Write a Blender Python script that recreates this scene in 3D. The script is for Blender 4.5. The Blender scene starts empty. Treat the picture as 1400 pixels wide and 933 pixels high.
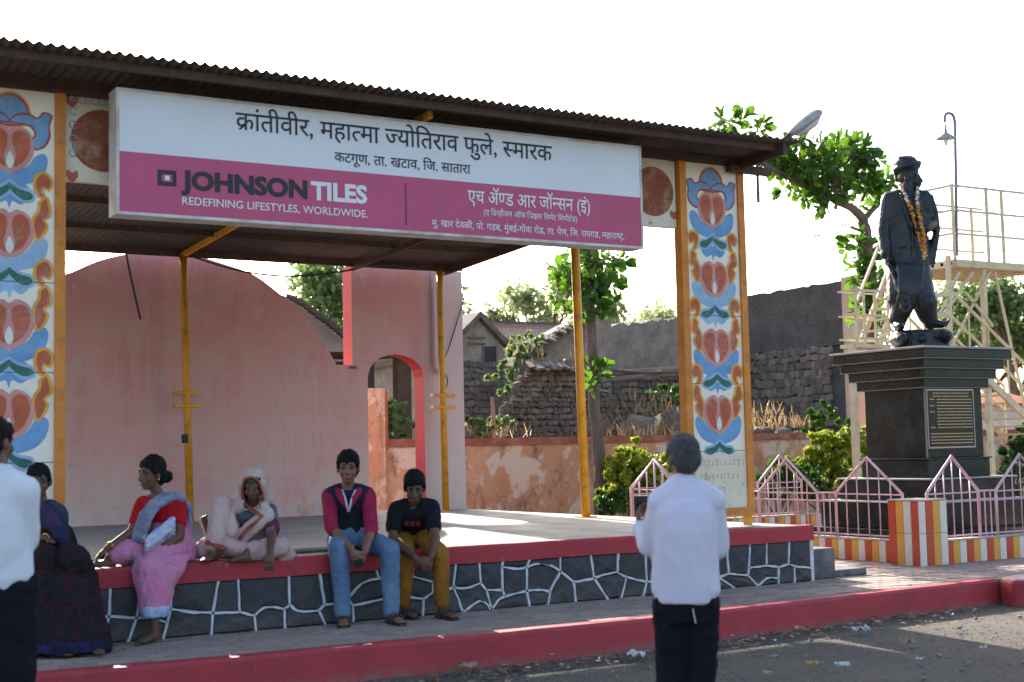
import bpy, bmesh, math, random
import numpy as np
from mathutils import Vector, Matrix, noise
random.seed(7); rng = np.random.default_rng(7)
sc = bpy.context.scene; COL = sc.collection
# ------------------------------------------------------------------ camera
CAM = np.array([-9.3313, -10.0821, 1.4967]); YAW, PIT, ROL, FPX = .5447, .0769, -.0223, 1944.44
def _basis():
    f = np.array([math.sin(YAW)*math.cos(PIT), math.cos(YAW)*math.cos(PIT), math.sin(PIT)])
    r = np.cross(f, [0, 0, 1.]); r /= np.linalg.norm(r); u = np.cross(r, f)
    c, s = math.cos(ROL), math.sin(ROL)
    return c*r+s*u, -s*r+c*u, f
RT, UP, FW = _basis()
cd = bpy.data.cameras.new('camera'); cam = bpy.data.objects.new('camera', cd); COL.objects.link(cam)
cd.sensor_width = 36; cd.lens = 50; cd.clip_start = .1; cd.clip_end = 3000
mw = Matrix.Identity(4)
for i in range(3): mw[i][0], mw[i][1], mw[i][2], mw[i][3] = RT[i], UP[i], -FW[i], CAM[i]
cam.matrix_world = mw; sc.camera = cam
cd.dof.use_dof = True; cd.dof.focus_distance = 17.0; cd.dof.aperture_fstop = 2.4
# ------------------------------------------------------------------ sky, sun, exposure
SUN_AZ = math.atan2(.17, 1.0); SUN_EL = math.radians(25)          # azimuth measured from +Y towards +X
w = bpy.data.worlds.new('World'); sc.world = w; w.use_nodes = True
nt = w.node_tree; bg = nt.nodes['Background']; sky = nt.nodes.new('ShaderNodeTexSky')
sky.sky_type = 'NISHITA'; sky.sun_disc = False; sky.sun_elevation = SUN_EL; sky.sun_rotation = SUN_AZ
sky.air_density = 1.0; sky.dust_density = 3.0; sky.ozone_density = 1.0
nt.links.new(sky.outputs[0], bg.inputs[0]); bg.inputs[1].default_value = .15
sl = bpy.data.lights.new('sun', 'SUN'); sl.energy = 5.0; sl.angle = math.radians(.53); sl.color = (1, .94, .85)
so = bpy.data.objects.new('sun', sl); COL.objects.link(so)
to_sun = Vector((math.sin(SUN_AZ)*math.cos(SUN_EL), math.cos(SUN_AZ)*math.cos(SUN_EL), math.sin(SUN_EL)))
so.rotation_euler = to_sun.to_track_quat('Z', 'Y').to_euler(); so.location = (0, 0, 20)
vs = sc.view_settings; vs.view_transform = 'Standard'; vs.look = 'None'; vs.gamma = 1; vs.exposure = 1.58
sc.cycles.max_bounces = 8; sc.cycles.use_denoising = True
# ------------------------------------------------------------------ pixel of the photograph -> point on a real plane
def ray(u, v): return RT*((u-700)/FPX) + UP*(-(v-466.5)/FPX) + FW
def onX(u, v, X): d = ray(u, v); return CAM + d*((X-CAM[0])/d[0])
def onY(u, v, Y): d = ray(u, v); return CAM + d*((Y-CAM[1])/d[1])
def onZ(u, v, Z): d = ray(u, v); return CAM + d*((Z-CAM[2])/d[2])
FH = np.array([FW[0], FW[1], 0]); FH /= np.linalg.norm(FH); RH = np.array([FH[1], -FH[0], 0])
def onD(u, v, anchor, wd=0):                                       # plane facing the viewer through an anchor, wd metres nearer
    d = ray(u, v); return CAM + d*(((np.asarray(anchor)-CAM) @ FH - wd)/(d @ FH))
ZC, ZP = .216, .736                                                # pavement top, stage floor
# ------------------------------------------------------------------ scene helpers
ORG = {}
def link(o, parent=None):
    COL.objects.link(o)
    if parent is not None: o.parent = parent
    return o
def tag(o, label=None, cat=None, group=None, kind=None):
    for k, v in (('label', label), ('category', cat), ('group', group), ('kind', kind)):
        if v: o[k] = v
    return o
def thing(name, loc, label, cat, group=None):
    o = bpy.data.objects.new(name, None); link(o); o.location = loc; o.empty_display_size = .1
    ORG[o.name] = np.array(loc, float); return tag(o, label, cat, group)
def place(name, me, parent=None, loc=(0, 0, 0), rot=None, scale=None):   # shared mesh data at a world place
    o = bpy.data.objects.new(name, me); link(o, parent)
    base = ORG[parent.name] if parent is not None else np.zeros(3)
    o.location = np.array(loc, float)-base; ORG[o.name] = np.array(loc, float)
    if rot is not None: o.rotation_euler = rot
    if scale is not None: o.scale = scale
    return o
def frame(d, up=(0, 0, 1)):
    d = np.asarray(d, float); d = d/(np.linalg.norm(d)+1e-12); up = np.asarray(up, float)
    if abs(d @ up) > .98: up = np.array([1., 0, 0])
    a = np.cross(d, up); a /= np.linalg.norm(a); b = np.cross(a, d)
    return a, b, d
class MB:
    def __init__(s): s.v = []; s.f = []; s.mi = []; s.m = 0
    def add(s, vs, fs):
        n = len(s.v); s.v.extend([tuple(map(float, p)) for p in vs]); s.f.extend([tuple(i+n for i in f) for f in fs]); s.mi.extend([s.m]*len(fs)); return s
    def box(s, x0, x1, y0, y1, z0, z1):
        vs = [(x, y, z) for z in (z0, z1) for y in (y0, y1) for x in (x0, x1)]
        return s.add(vs, [(0, 2, 3, 1), (4, 5, 7, 6), (0, 1, 5, 4), (2, 6, 7, 3), (0, 4, 6, 2), (1, 3, 7, 5)])
    def bar(s, p, q, a, b, up=(0, 0, 1)):                          # rectangular bar from p to q, half sizes a (side) b (up)
        p, q = np.asarray(p, float), np.asarray(q, float); A, B, D = frame(q-p, up)
        vs = [c+sa*a*A+sb*b*B for c in (p, q) for sa, sb in ((-1, -1), (1, -1), (1, 1), (-1, 1))]
        return s.add(vs, [(3, 2, 1, 0), (4, 5, 6, 7), (0, 1, 5, 4), (1, 2, 6, 5), (2, 3, 7, 6), (3, 0, 4, 7)])
    def tube(s, pts, r, n=8, cap=True):
        pts = [np.asarray(p, float) for p in pts]; rs = r if hasattr(r, '__len__') else [r]*len(pts); rings = []; A = None
        for i, p in enumerate(pts):
            d = pts[min(i+1, len(pts)-1)]-pts[max(i-1, 0)]; d = d/(np.linalg.norm(d)+1e-12)
            if A is None: A, B, _ = frame(d)
            else:
                A = A-(A @ d)*d; A /= (np.linalg.norm(A)+1e-12); B = np.cross(A, d)
            rings.append([p+rs[i]*(math.cos(t)*A+math.sin(t)*B) for t in np.arange(n)*2*math.pi/n])
        vs = [v for rr in rings for v in rr]; fs = []
        for k in range(len(pts)-1):
            for i in range(n): j = (i+1) % n; fs.append((k*n+i, k*n+j, (k+1)*n+j, (k+1)*n+i))
        if cap: fs += [tuple(reversed(range(n))), tuple((len(pts)-1)*n+i for i in range(n))]
        return s.add(vs, fs)
    def loft(s, rings, n=18):                                      # rings: (centre, a_vec, b_vec[, power])
        vs = []; m = len(rings)
        for c, a, b in rings:
            c, a, b = map(lambda q: np.asarray(q, float), (c, a, b))
            vs += [c+math.cos(t)*a+math.sin(t)*b for t in np.arange(n)*2*math.pi/n]
        fs = [(k*n+i, k*n+(i+1) % n, (k+1)*n+(i+1) % n, (k+1)*n+i) for k in range(m-1) for i in range(n)]
        fs += [tuple(reversed(range(n))), tuple((m-1)*n+i for i in range(n))]
        return s.add(vs, fs)
    def cap(s, p, q, r0, r1, n=12, flat=None):                     # tapered capsule; flat=(vec, k) squashes along vec
        p, q = np.asarray(p, float), np.asarray(q, float); d = q-p; L = np.linalg.norm(d)
        A, B, D = frame(d if L > 1e-6 else (0, 0, 1)); rings = []
        for a in (-80, -50, -25, 0): t = math.radians(a); rings.append((p+D*r0*math.sin(t), r0*math.cos(t)))
        for a in (0, 25, 50, 80): t = math.radians(a); rings.append((q+D*r1*math.sin(t), r1*math.cos(t)))
        vs = []
        for c, r in rings:
            for t in np.arange(n)*2*math.pi/n:
                off = r*(math.cos(t)*A+math.sin(t)*B)
                if flat is not None: fv, k = flat; fv = np.asarray(fv, float); off = off+fv*((k-1)*(off @ fv))
                vs.append(c+off)
        m = len(rings); fs = [(k*n+i, k*n+(i+1) % n, (k+1)*n+(i+1) % n, (k+1)*n+i) for k in range(m-1) for i in range(n)]
        fs += [tuple(reversed(range(n))), tuple((m-1)*n+i for i in range(n))]
        return s.add(vs, fs)
    def ell(s, c, a, b, d, n=14, m=9):                             # ellipsoid with axis vectors a, b, d
        c, a, b, d = map(lambda q: np.asarray(q, float), (c, a, b, d)); vs = []; fs = []
        for k in range(m+1):
            t = -math.pi/2+math.pi*(k+.15)/(m+.3)
            vs += [c+d*math.sin(t)+math.cos(t)*(math.cos(u)*a+math.sin(u)*b) for u in np.arange(n)*2*math.pi/n]
        fs = [(k*n+i, k*n+(i+1) % n, (k+1)*n+(i+1) % n, (k+1)*n+i) for k in range(m) for i in range(n)]
        fs += [tuple(reversed(range(n))), tuple(m*n+i for i in range(n))]
        return s.add(vs, fs)
    def prism(s, poly, fn, d):                                     # extrude 2-D polygon (mapped by fn to 3-D) along vector d
        n = len(poly); d = np.asarray(d, float); a = [np.asarray(fn(*p), float) for p in poly]; b = [p+d for p in a]
        return s.add(a+b, [tuple(range(n)), tuple(reversed(range(n, 2*n)))]+[(i, i+n, (i+1) % n+n, (i+1) % n) for i in range(n)])
    def mesh(s, name, mats, org=np.zeros(3), smooth=False, fixn=True):
        me = bpy.data.meshes.new(name); v = np.array(s.v)-org
        me.from_pydata(v.tolist(), [], s.f)
        for m in (mats if isinstance(mats, (list, tuple)) else [mats]): me.materials.append(m)
        if max(s.mi, default=0) > 0: me.polygons.foreach_set('material_index', s.mi)
        if fixn:
            bm = bmesh.new(); bm.from_mesh(me); bmesh.ops.recalc_face_normals(bm, faces=bm.faces[:]); bm.to_mesh(me); bm.free()
        if smooth: me.polygons.foreach_set('use_smooth', [True]*len(me.polygons))
        me.update(); return me
    def obj(s, name, mats, parent=None, org=None, smooth=False, fixn=True):
        if org is None: org = ORG[parent.name] if parent is not None else np.mean(np.array(s.v), axis=0)
        org = np.asarray(org, float); me = s.mesh(name, mats, org, smooth, fixn)
        return place(name, me, parent, org)
def bevel_mod(o, wdt=.006, seg=2):
    m = o.modifiers.new('bevel', 'BEVEL'); m.width = wdt; m.segments = seg; m.limit_method = 'ANGLE'; return o
def crom(pts, n=6, closed=True):                                   # Catmull-Rom through 2-D / 3-D points
    P = [np.asarray(p, float) for p in pts]; N = len(P); out = []
    for i in range(N if closed else N-1):
        g = (lambda k: P[k % N]) if closed else (lambda k: P[min(max(k, 0), N-1)])
        p0, p1, p2, p3 = g(i-1), g(i), g(i+1), g(i+2)
        for t in np.arange(n)/n:
            out.append(.5*((2*p1)+(-p0+p2)*t+(2*p0-5*p1+4*p2-p3)*t*t+(-p0+3*p1-3*p2+p3)*t**3))
    if not closed: out.append(P[-1])
    return out
# ------------------------------------------------------------------ materials
def srgb(r, g, b): return tuple(((c/255/12.92) if c/255 <= .04045 else ((c/255+.055)/1.055)**2.4) for c in (r, g, b))
class NT:
    def __init__(s, name):
        s.mat = bpy.data.materials.new(name); s.mat.use_nodes = True; s.t = s.mat.node_tree; s.n = s.t.nodes; s.b = s.n['Principled BSDF']
        s.out = s.n['Material Output']; tc = s.n.new('ShaderNodeTexCoord'); s.obj = tc.outputs['Object']
        g = s.n.new('ShaderNodeNewGeometry'); s.pos = g.outputs['Position']; s.island = g.outputs['Random Per Island']; s.rand = s.n.new('ShaderNodeObjectInfo').outputs['Random']
    def L(s, a, b): s.t.links.new(a, b)
    def noise(s, scale=5, detail=6, rough=.6, vec=None, stretch=None, dist=0):
        v = vec or s.obj
        if stretch is not None:
            m = s.n.new('ShaderNodeMapping'); m.inputs['Scale'].default_value = stretch; s.L(v, m.inputs[0]); v = m.outputs[0]
        k = s.n.new('ShaderNodeTexNoise'); k.inputs['Scale'].default_value = scale; k.inputs['Detail'].default_value = detail; k.inputs['Roughness'].default_value = rough
        k.inputs['Distortion'].default_value = dist; s.L(v, k.inputs['Vector']); return k.outputs['Fac']
    def ramp(s, fac, *stops):
        r = s.n.new('ShaderNodeValToRGB'); s.L(fac, r.inputs[0]); e = r.color_ramp.elements
        while len(e) < len(stops): e.new(.5)
        for el, (p, c) in zip(e, stops): el.position = p; el.color = (c, c, c, 1) if not hasattr(c, '__len__') else (*c, 1)
        return r.outputs[0]
    def mix(s, fac, a, b, mode='MIX'):
        m = s.n.new('ShaderNodeMix'); m.data_type = 'RGBA'; m.blend_type = mode
        for val, inp in ((fac, m.inputs[0]), (a, m.inputs[6]), (b, m.inputs[7])):
            if hasattr(val, 'is_output') or isinstance(val, bpy.types.NodeSocket): s.L(val, inp)
            elif hasattr(val, '__len__'): inp.default_value = (*val, 1)
            else: inp.default_value = val
        return m.outputs[2]
    def math(s, op, a, b=None):
        m = s.n.new('ShaderNodeMath'); m.operation = op
        for val, inp in ((a, m.inputs[0]), (b, m.inputs[1])):
            if val is None: continue
            if isinstance(val, bpy.types.NodeSocket): s.L(val, inp)
            else: inp.default_value = val
        return m.outputs[0]
    def sep(s, vec=None):
        x = s.n.new('ShaderNodeSeparateXYZ'); s.L(vec or s.obj, x.inputs[0]); return x.outputs
    def bump(s, fac, strength=.3, dist=.01):
        b = s.n.new('ShaderNodeBump'); b.inputs['Strength'].default_value = strength; b.inputs['Distance'].default_value = dist
        s.L(fac, b.inputs['Height']); s.L(b.outputs[0], s.b.inputs['Normal'])
    def col(s, c):
        if isinstance(c, bpy.types.NodeSocket): s.L(c, s.b.inputs['Base Color'])
        else: s.b.inputs['Base Color'].default_value = (*c, 1)
    def set(s, rough=.8, metal=0, spec=.5, **k):
        s.b.inputs['Roughness'].default_value = rough; s.b.inputs['Metallic'].default_value = metal; s.b.inputs['Specular IOR Level'].default_value = spec
        return s
MC = {}
def mat(name, c1, c2=None, rough=.8, scale=6, bump=0, bscale=40, metal=0, spec=.4, lo=.35, hi=.65, stretch=None, dirt=None, dirtscale=2.5, bdist=.01):
    if name in MC: return MC[name]
    t = NT(name); t.set(rough, metal, spec); c = c1
    if c2 is not None: c = t.mix(t.ramp(t.noise(scale, stretch=stretch), (lo, 0.), (hi, 1.)), c1, c2)
    if dirt is not None: c = t.mix(t.ramp(t.noise(dirtscale, 8, .7), (.5, 0.), (.72, .85)), c, dirt)
    t.col(c)
    if bump: t.bump(t.noise(bscale, 5), bump, bdist)
    MC[name] = t.mat; return t.mat
# ------------------------------------------------------------------ the materials of the place
def mk(name, fn):
    t = NT(name); fn(t); MC[name] = t.mat; return t.mat
def _road(t):
    t.set(.95, 0, .2)
    c = t.mix(t.ramp(t.noise(.5, 8, .65), (.35, 0.), (.65, 1.)), (.1, .085, .07), (.16, .136, .108))
    c = t.mix(t.ramp(t.noise(38, 4, .7), (.52, 0.), (.66, .8)), c, (.21, .18, .15))
    c = t.mix(t.ramp(t.noise(90, 3, .7), (.6, 0.), (.7, .8)), c, (.065, .057, .05)); t.col(c)
    t.bump(t.math('ADD', t.noise(55, 6, .7), t.math('MULTIPLY', t.noise(9, 4), 1.2)), .75, .03)
ROAD = mk('dusty_asphalt', _road)
EARTH = mat('dry_earth', (.24, .185, .125), (.34, .27, .19), .95, 1.2, .6, 22, dirt=(.12, .1, .07), bdist=.04)
def _paver(t):
    t.set(.88, 0, .25)
    c = t.mix(t.island, (.27, .195, .168), (.38, .29, .245))
    c = t.mix(t.ramp(t.noise(2.2, 7, .7, vec=t.pos), (.45, 0.), (.7, .8)), c, (.3, .255, .215)); t.col(c); t.bump(t.noise(70, 5, vec=t.pos), .4, .006)
PAVER = mk('pavers', _paver)
GROUT = mat('pavement_grout', (.18, .145, .125), (.25, .205, .175), .95, 3, .4, 60)
def _redpaint(t):
    t.set(.62, 0, .35)
    c = t.mix(t.ramp(t.noise(3, 7, .65), (.35, 0.), (.7, 1.)), (.42, .04, .052), (.33, .036, .046))
    c = t.mix(t.ramp(t.noise(9, 9, .75), (.6, 0.), (.7, .75)), c, (.30, .12, .11))
    z = t.sep(t.pos)[2]; lowd = t.math('MULTIPLY', t.ramp(t.math('ADD', z, t.math('MULTIPLY', t.noise(4, 7, .7), .12)), (.02, 1.), (.12, 0.)), t.ramp(t.noise(7, 6, .7), (.4, .2), (.6, .9)))
    c = t.mix(lowd, c, (.2, .16, .13)); c = t.mix(t.ramp(t.noise(3.3, 9, .72, dist=.5), (.66, 0.), (.68, .8)), c, (.36, .27, .23)); t.col(c); t.bump(t.math('ADD', t.noise(30, 6), t.noise(6, 6)), .5, .012)
RED = mk('red_painted_plaster', _redpaint)
def _floor(t):
    t.set(.42, 0, .5)
    c = t.mix(t.ramp(t.noise(1.3, 8, .65), (.3, 0.), (.7, 1.)), (.23, .235, .225), (.31, .295, .27))
    c = t.mix(t.ramp(t.noise(6, 9, .8), (.55, 0.), (.72, .6)), c, (.15, .14, .125)); t.col(c); t.bump(t.noise(25, 6), .15, .006)
    t.b.inputs['Specular IOR Level'].default_value = .25; t.L(t.ramp(t.noise(3, 6), (.3, .5), (.7, .8)), t.b.inputs['Roughness'])
FLOOR = mk('stage_concrete', _floor)
def _black(t):
    t.set(.6, 0, .4)
    c = t.mix(t.ramp(t.noise(4, 7, .7), (.35, 0.), (.7, 1.)), (.022, .023, .027), (.055, .055, .06)); c = t.mix(t.math('MULTIPLY', t.rand, .35), c, (.07, .068, .069)); zz_ = t.sep(t.pos)[2]
    c = t.mix(t.math('MULTIPLY', t.ramp(t.math('DIVIDE', t.math('SUBTRACT', zz_, .216), .3), (0., .8), (.7, 0.)), t.ramp(t.noise(5, 8, .7), (.42, 0.), (.62, .8))), c, (.15, .125, .105))
    c = t.mix(t.ramp(t.noise(14, 8, .8), (.6, 0.), (.75, .5)), c, (.13, .12, .11)); t.col(c); t.bump(t.noise(16, 7, .65), .6, .03)
STONEBLK = mk('black_painted_stone', _black)
WHITEJ = mat('white_painted_joint', (.62, .64, .68), (.48, .49, .52), .75, 12, .4, 60)
def _pinkwall(t):
    t.set(.9, 0, .2); z = t.sep(t.pos)[2]
    c = t.mix(t.ramp(t.noise(.55, 8, .6), (.36, 0.), (.66, 1.)), (.66, .34, .335), (.65, .45, .43))
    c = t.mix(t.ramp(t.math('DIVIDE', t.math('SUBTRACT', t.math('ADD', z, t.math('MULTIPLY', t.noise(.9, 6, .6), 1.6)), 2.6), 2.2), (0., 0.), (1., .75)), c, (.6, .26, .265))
    st2 = t.math('MULTIPLY', t.ramp(t.noise(9, 4, .6, stretch=(2.2, 1, .1)), (.5, 0.), (.68, .45)), t.ramp(t.noise(.7, 4, .6), (.46, 0.), (.6, 1.))); c = t.mix(st2, c, (.5, .15, .17))
    st = t.ramp(t.noise(3.0, 7, .7, stretch=(1.2, 1, .3), dist=.5), (.52, 0.), (.72, .38))
    c = t.mix(st, c, (.5, .17, .18))
    g = t.ramp(t.noise(1.7, 8, .75), (.47, 0.), (.64, .75)); c = t.mix(g, c, (.58, .44, .4))
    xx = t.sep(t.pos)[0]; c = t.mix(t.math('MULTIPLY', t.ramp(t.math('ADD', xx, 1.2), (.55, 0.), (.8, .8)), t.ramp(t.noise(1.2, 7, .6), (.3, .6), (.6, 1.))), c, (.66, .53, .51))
    lowz = t.ramp(t.math('DIVIDE', t.math('SUBTRACT', z, .7), 1.2), (0., .95), (.45, .45), (1., 0.))
    c = t.mix(t.math('MULTIPLY', lowz, t.ramp(t.noise(1.1, 8, .72), (.38, .1), (.6, 1.))), c, (.64, .55, .52))
    o = t.math('MULTIPLY', lowz, t.ramp(t.noise(2.3, 6, .6, dist=.6), (.58, 0.), (.7, .8))); c = t.mix(o, c, (.6, .25, .16))
    sp = t.ramp(t.noise(11, 2, .4), (.735, 0.), (.75, .7)); c = t.mix(sp, c, (.68, .52, .48))
    gr = t.ramp(t.noise(2.6, 3, .5, dist=.3), (.735, 0.), (.745, .8)); c = t.mix(gr, c, (.3, .42, .36))
    t.col(c); t.bump(t.math('ADD', t.noise(45, 6), t.noise(2.5, 6)), .35, .012)
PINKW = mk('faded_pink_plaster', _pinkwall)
def _peel(t):
    t.set(.92, 0, .2); z = t.sep(t.pos)[2]
    c = t.mix(t.ramp(t.noise(1.3, 8, .65), (.35, 0.), (.65, 1.)), (.5, .22, .12), (.56, .31, .19))
    c = t.mix(t.ramp(t.noise(1.6, 9, .62, dist=.4), (.52, 0.), (.57, .85)), c, (.64, .5, .4))
    c = t.mix(t.ramp(t.noise(4.2, 9, .7, dist=.3), (.57, 0.), (.6, .8)), c, (.62, .48, .38))
    c = t.mix(t.ramp(t.noise(2.8, 9, .75, stretch=(1, 1, .5)), (.52, 0.), (.66, .9)), c, (.17, .1, .065))
    c = t.mix(t.ramp(t.noise(5, 9, .7), (.6, 0.), (.64, .8)), c, (.44, .17, .1))
    t.col(c); t.bump(t.noise(1.6, 9, .62, dist=.4), .5, .03)
PEEL = mk('peeling_orange_plaster', _peel)
COPING = mat('maroon_coping', (.34, .095, .06), (.24, .075, .05), .9, 4, .5, 25, dirt=(.42, .24, .16))
def _roofm(t):
    t.set(.75, .1, .3); c = t.mix(t.ramp(t.noise(1.5, 8, .7), (.35, 0.), (.65, 1.)), (.075, .066, .06), (.125, .102, .088))
    t.col(t.mix(t.ramp(t.noise(7, 8, .75), (.56, 0.), (.7, .7)), c, (.045, .04, .038))); t.bump(t.noise(40, 5), .2, .01)
ROOFM = mk('rusty_corrugated_steel', _roofm)
STEELD = mat('dark_painted_steel', (.055, .035, .03), (.1, .05, .035), .7, 8, .2, 60)
YEL = mat('yellow_enamel', (.72, .34, .015), (.6, .26, .012), .42, 5, .08, 60, dirt=(.22, .1, .02), dirtscale=7, spec=.5)
ORANGE = mat('orange_board_edge', (.7, .26, .04), (.58, .2, .03), .6, 6, .15, 50, dirt=(.3, .12, .03), dirtscale=9)
def _cream(t):
    t.set(.55, 0, .4); c = t.mix(t.ramp(t.noise(2, 7, .6), (.4, 0.), (.7, 1.)), (.83, .79, .67), (.77, .71, .57))
    c = t.mix(t.ramp(t.noise(14, 9, .8), (.62, 0.), (.7, .8)), c, (.36, .19, .08)); t.col(c)
CREAM = mk('cream_board', _cream)
def _creamrust(t):
    t.set(.6, 0, .4); c = t.mix(t.ramp(t.noise(2, 7, .6), (.4, 0.), (.7, 1.)), (.72, .67, .53), (.64, .56, .4))
    c = t.mix(t.ramp(t.noise(9, 9, .8), (.55, 0.), (.66, .85)), c, (.33, .15, .05)); t.col(c)
CREAMR = mk('rusting_cream_board', _creamrust)
def flatp(name, c, dark=.75): return mat(name, c, tuple(k*dark for k in c), .6, 9, .05, 80, dirt=tuple(k*.5+.2 for k in c), dirtscale=11)
P_BLUE, P_LBLUE, P_BROWN = flatp('blue_paint', (.16, .36, .62)), flatp('pale_blue_paint', (.33, .52, .72)), flatp('rust_red_paint', (.52, .115, .045))
P_PINK, P_GREEN, P_YELL = flatp('rose_paint', (.68, .29, .26)), flatp('green_paint', (.03, .16, .11)), flatp('amber_paint', (.85, .42, .03))
P_DRED, P_WHITE = flatp('dark_red_paint', (.42, .06, .05)), flatp('white_paint', (.76, .74, .66), .9)
SIGNW = mat('sign_white_flex', (.70, .72, .74), (.65, .67, .7), .38, 1.2, .05, 3, spec=.5)
SIGNP = mat('sign_magenta_flex', (.5, .055, .15), (.45, .05, .135), .38, 1.5, .05, 3, spec=.5)
SIGNE = mat('sign_aluminium_edge', (.66, .65, .62), (.5, .47, .42), .45, 5, .1, 30, dirt=(.33, .25, .18), spec=.5)
INK = mat('sign_dark_ink', (.018, .02, .028), None, .5); INKW = mat('sign_white_ink', (.74, .74, .76), None, .5)
# ------------------------------------------------------------------ ground, pavement, kerb
g = MB(); N = 60; xs = np.concatenate([[-900, -200, -60], np.linspace(-25, 40, 44), [90, 250, 900]]); ys = np.concatenate([[-300, -60], np.linspace(-16, 34, 40), [70, 200, 1500]])
for y in ys:
    for x in xs: g.v.append((x, y, .035*(noise.noise((x*.35, y*.35, 0)))*(1 if y < -2 else 0)-.012))
for j in range(len(ys)-1):
    for i in range(len(xs)-1): k = j*len(xs)+i; g.f.append((k, k+1, k+1+len(xs), k+len(xs)))
g.mi = [0]*len(g.f)
ground = g.obj('ground', ROAD, org=(0, 0, 0), smooth=True); tag(ground, kind='structure')
curb_top = [(-12, -1.12), (-7.4, -1.16), (-6.2, -1.27), (-4.66, -1.32), (-2.83, -1.36), (-2.2, -1.30), (-.3, -1.17), (.97, -1.08), (1.32, -1.05)]
pv = MB()
top = [(x, y+.16, ZC-.006) for x, y in curb_top]
pv.prism([(x, y+.02) for x, y in curb_top]+[(22, -1.0), (22, 9.3), (-12, 9.3)], lambda x, y: (x, y, -.05), (0, 0, ZC-.006+.05))
pave = pv.obj('pavement', GROUT, org=(0, 0, 0)); tag(pave, kind='structure')
kb = MB()
for (xa, ya), (xb, yb) in zip(curb_top[:-1], curb_top[1:]):
    n = max(2, int((xb-xa)/.25))
    for i in range(n):
        t0, t1 = i/n, (i+1)/n; x0, x1 = xa+(xb-xa)*t0, xa+(xb-xa)*t1; y0, y1 = ya+(yb-ya)*t0, ya+(yb-ya)*t1
        j0, j1 = [.008*noise.noise((x*3, 0, 0)) for x in (x0, x1)]; b0, b1 = [-.03+.03*noise.noise((x*2, 4, 0)) for x in (x0, x1)]
        kb.add([(x0, y0+.02+b0, -.06), (x1, y1+.02+b1, -.06), (x1, y1+j1, ZC-.02), (x0, y0+j0, ZC-.02), (x1, y1+.018, ZC+.003+j1*.3), (x0, y0+.018, ZC+.003+j0*.3), (x1, y1+.15, ZC+.002), (x0, y0+.15, ZC+.002)],
               [(0, 1, 2, 3), (3, 2, 4, 5), (5, 4, 6, 7)])
kerb = kb.obj('kerb', RED, org=(0, 0, 0), smooth=False); tag(kerb, kind='structure')
pb = MB(); pw, ph = .225, .112
for r in range(int((3.4+1.4)/ph)):
    y = -1.42+r*ph
    for c in range(int(14.5/pw)):
        x = -10.5+c*pw+(pw/2 if r % 2 else 0); xm = x+pw/2; cy = np.interp(xm, [p[0] for p in curb_top]+[1.6, 5], [p[1] for p in curb_top]+[-1.0, -.95])
        if y < cy+.155: continue
        if xm < .05 and y > -.02: continue
        if xm < -7.9: continue
        h = ZC+random.uniform(-.002, .004); e = .004; s_ = .018                  # wavy interlocking edge
        poly = [(x+e, y+e), (x+pw*.25, y+e+s_), (x+pw*.5, y+e), (x+pw*.75, y+e-s_), (x+pw-e, y+e), (x+pw-e, y+ph-e), (x+pw*.75, y+ph-e-s_), (x+pw*.5, y+ph-e), (x+pw*.25, y+ph-e+s_), (x+e, y+ph-e)]
        n0 = len(pb.v); pb.v += [(a, b, h) for a, b in poly]+[(a, b, ZC-.02) for a, b in poly]; k = len(poly)
        pb.f.append(tuple(n0+i for i in range(k))); pb.f += [(n0+i+k, n0+(i+1) % k+k, n0+(i+1) % k, n0+i) for i in range(k)]
pb.mi = [0]*len(pb.f)
pv_o = pb.obj('paver', PAVER, pave, fixn=False); tag(pv_o, kind='stuff')
kc = MB(); a = onZ(1366, 800, ZC+.02)                                             # broken rounded kerb end by the plaza
pts = [(1.22, -1.30), (1.28, -1.42), (1.5, -1.5), (2.4, -1.52), (4.2, -1.5), (4.2, -1.02), (1.6, -1.0), (1.3, -1.08)]
kc.prism(pts, lambda x, y: (x, y, -.05), (0, 0, ZC+.075))
ko = kc.obj('kerb_block', [RED, mat('worn_pink_concrete', (.52, .4, .37), (.4, .26, .24), .9, 6, .5, 30)]); bevel_mod(ko, .045, 4)
for p in ko.data.polygons: p.material_index = 1 if p.normal.z > .5 else 0
tag(ko, 'low kerb block with rounded red end and worn pale top beside the plaza', 'kerb')
# ------------------------------------------------------------------ stage platform with painted stone face
stage = thing('stage_platform', (-4, 0, ZC), 'raised concrete stage with red rim and black stones outlined in white', 'stage')
b = MB(); b.box(-9.6, -.045, .05, 7.2, ZC-.1, ZP-.135); b.obj('core', STONEBLK, stage)
b = MB(); b.box(-9.6, -.03, .03, 7.25, ZP-.12, ZP); b.obj('floor_slab', FLOOR, stage)
b = MB(); nseg = 48
xs_ = np.linspace(-9.6, .02, nseg+1)
for i in range(nseg):
    x0, x1 = xs_[i], xs_[i+1]; f0, f1 = [-.025+.01*noise.noise((x*1.7, 1, 0)) for x in (x0, x1)]; l0, l1 = [ZP-.138+.007*noise.noise((x*2.3, 7, 0)) for x in (x0, x1)]; t0, t1 = [ZP+.004+.004*noise.noise((x*3, 9, 0)) for x in (x0, x1)]
    b.add([(x0, .1, l0), (x1, .1, l1), (x1, f1, l1), (x0, f0, l0), (x1, f1-.008, t1-.02), (x0, f0-.008, t0-.02), (x1, f1+.012, t1), (x0, f0+.012, t0), (x1, .075, t1), (x0, .075, t0)], [(1, 0, 3, 2), (3, 5, 4, 2), (5, 7, 6, 4), (7, 9, 8, 6)])
b.add([(.02, -.03, ZP-.138), (.02, 7.25, ZP-.138), (.02, 7.25, ZP-.001), (.02, -.03, ZP-.001), (-.06, 7.25, ZP-.001), (-.06, .07, ZP+.003), (.02, .07, ZP+.003)], [(0, 1, 2, 3)])
b.obj('rim', RED, stage)
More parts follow.
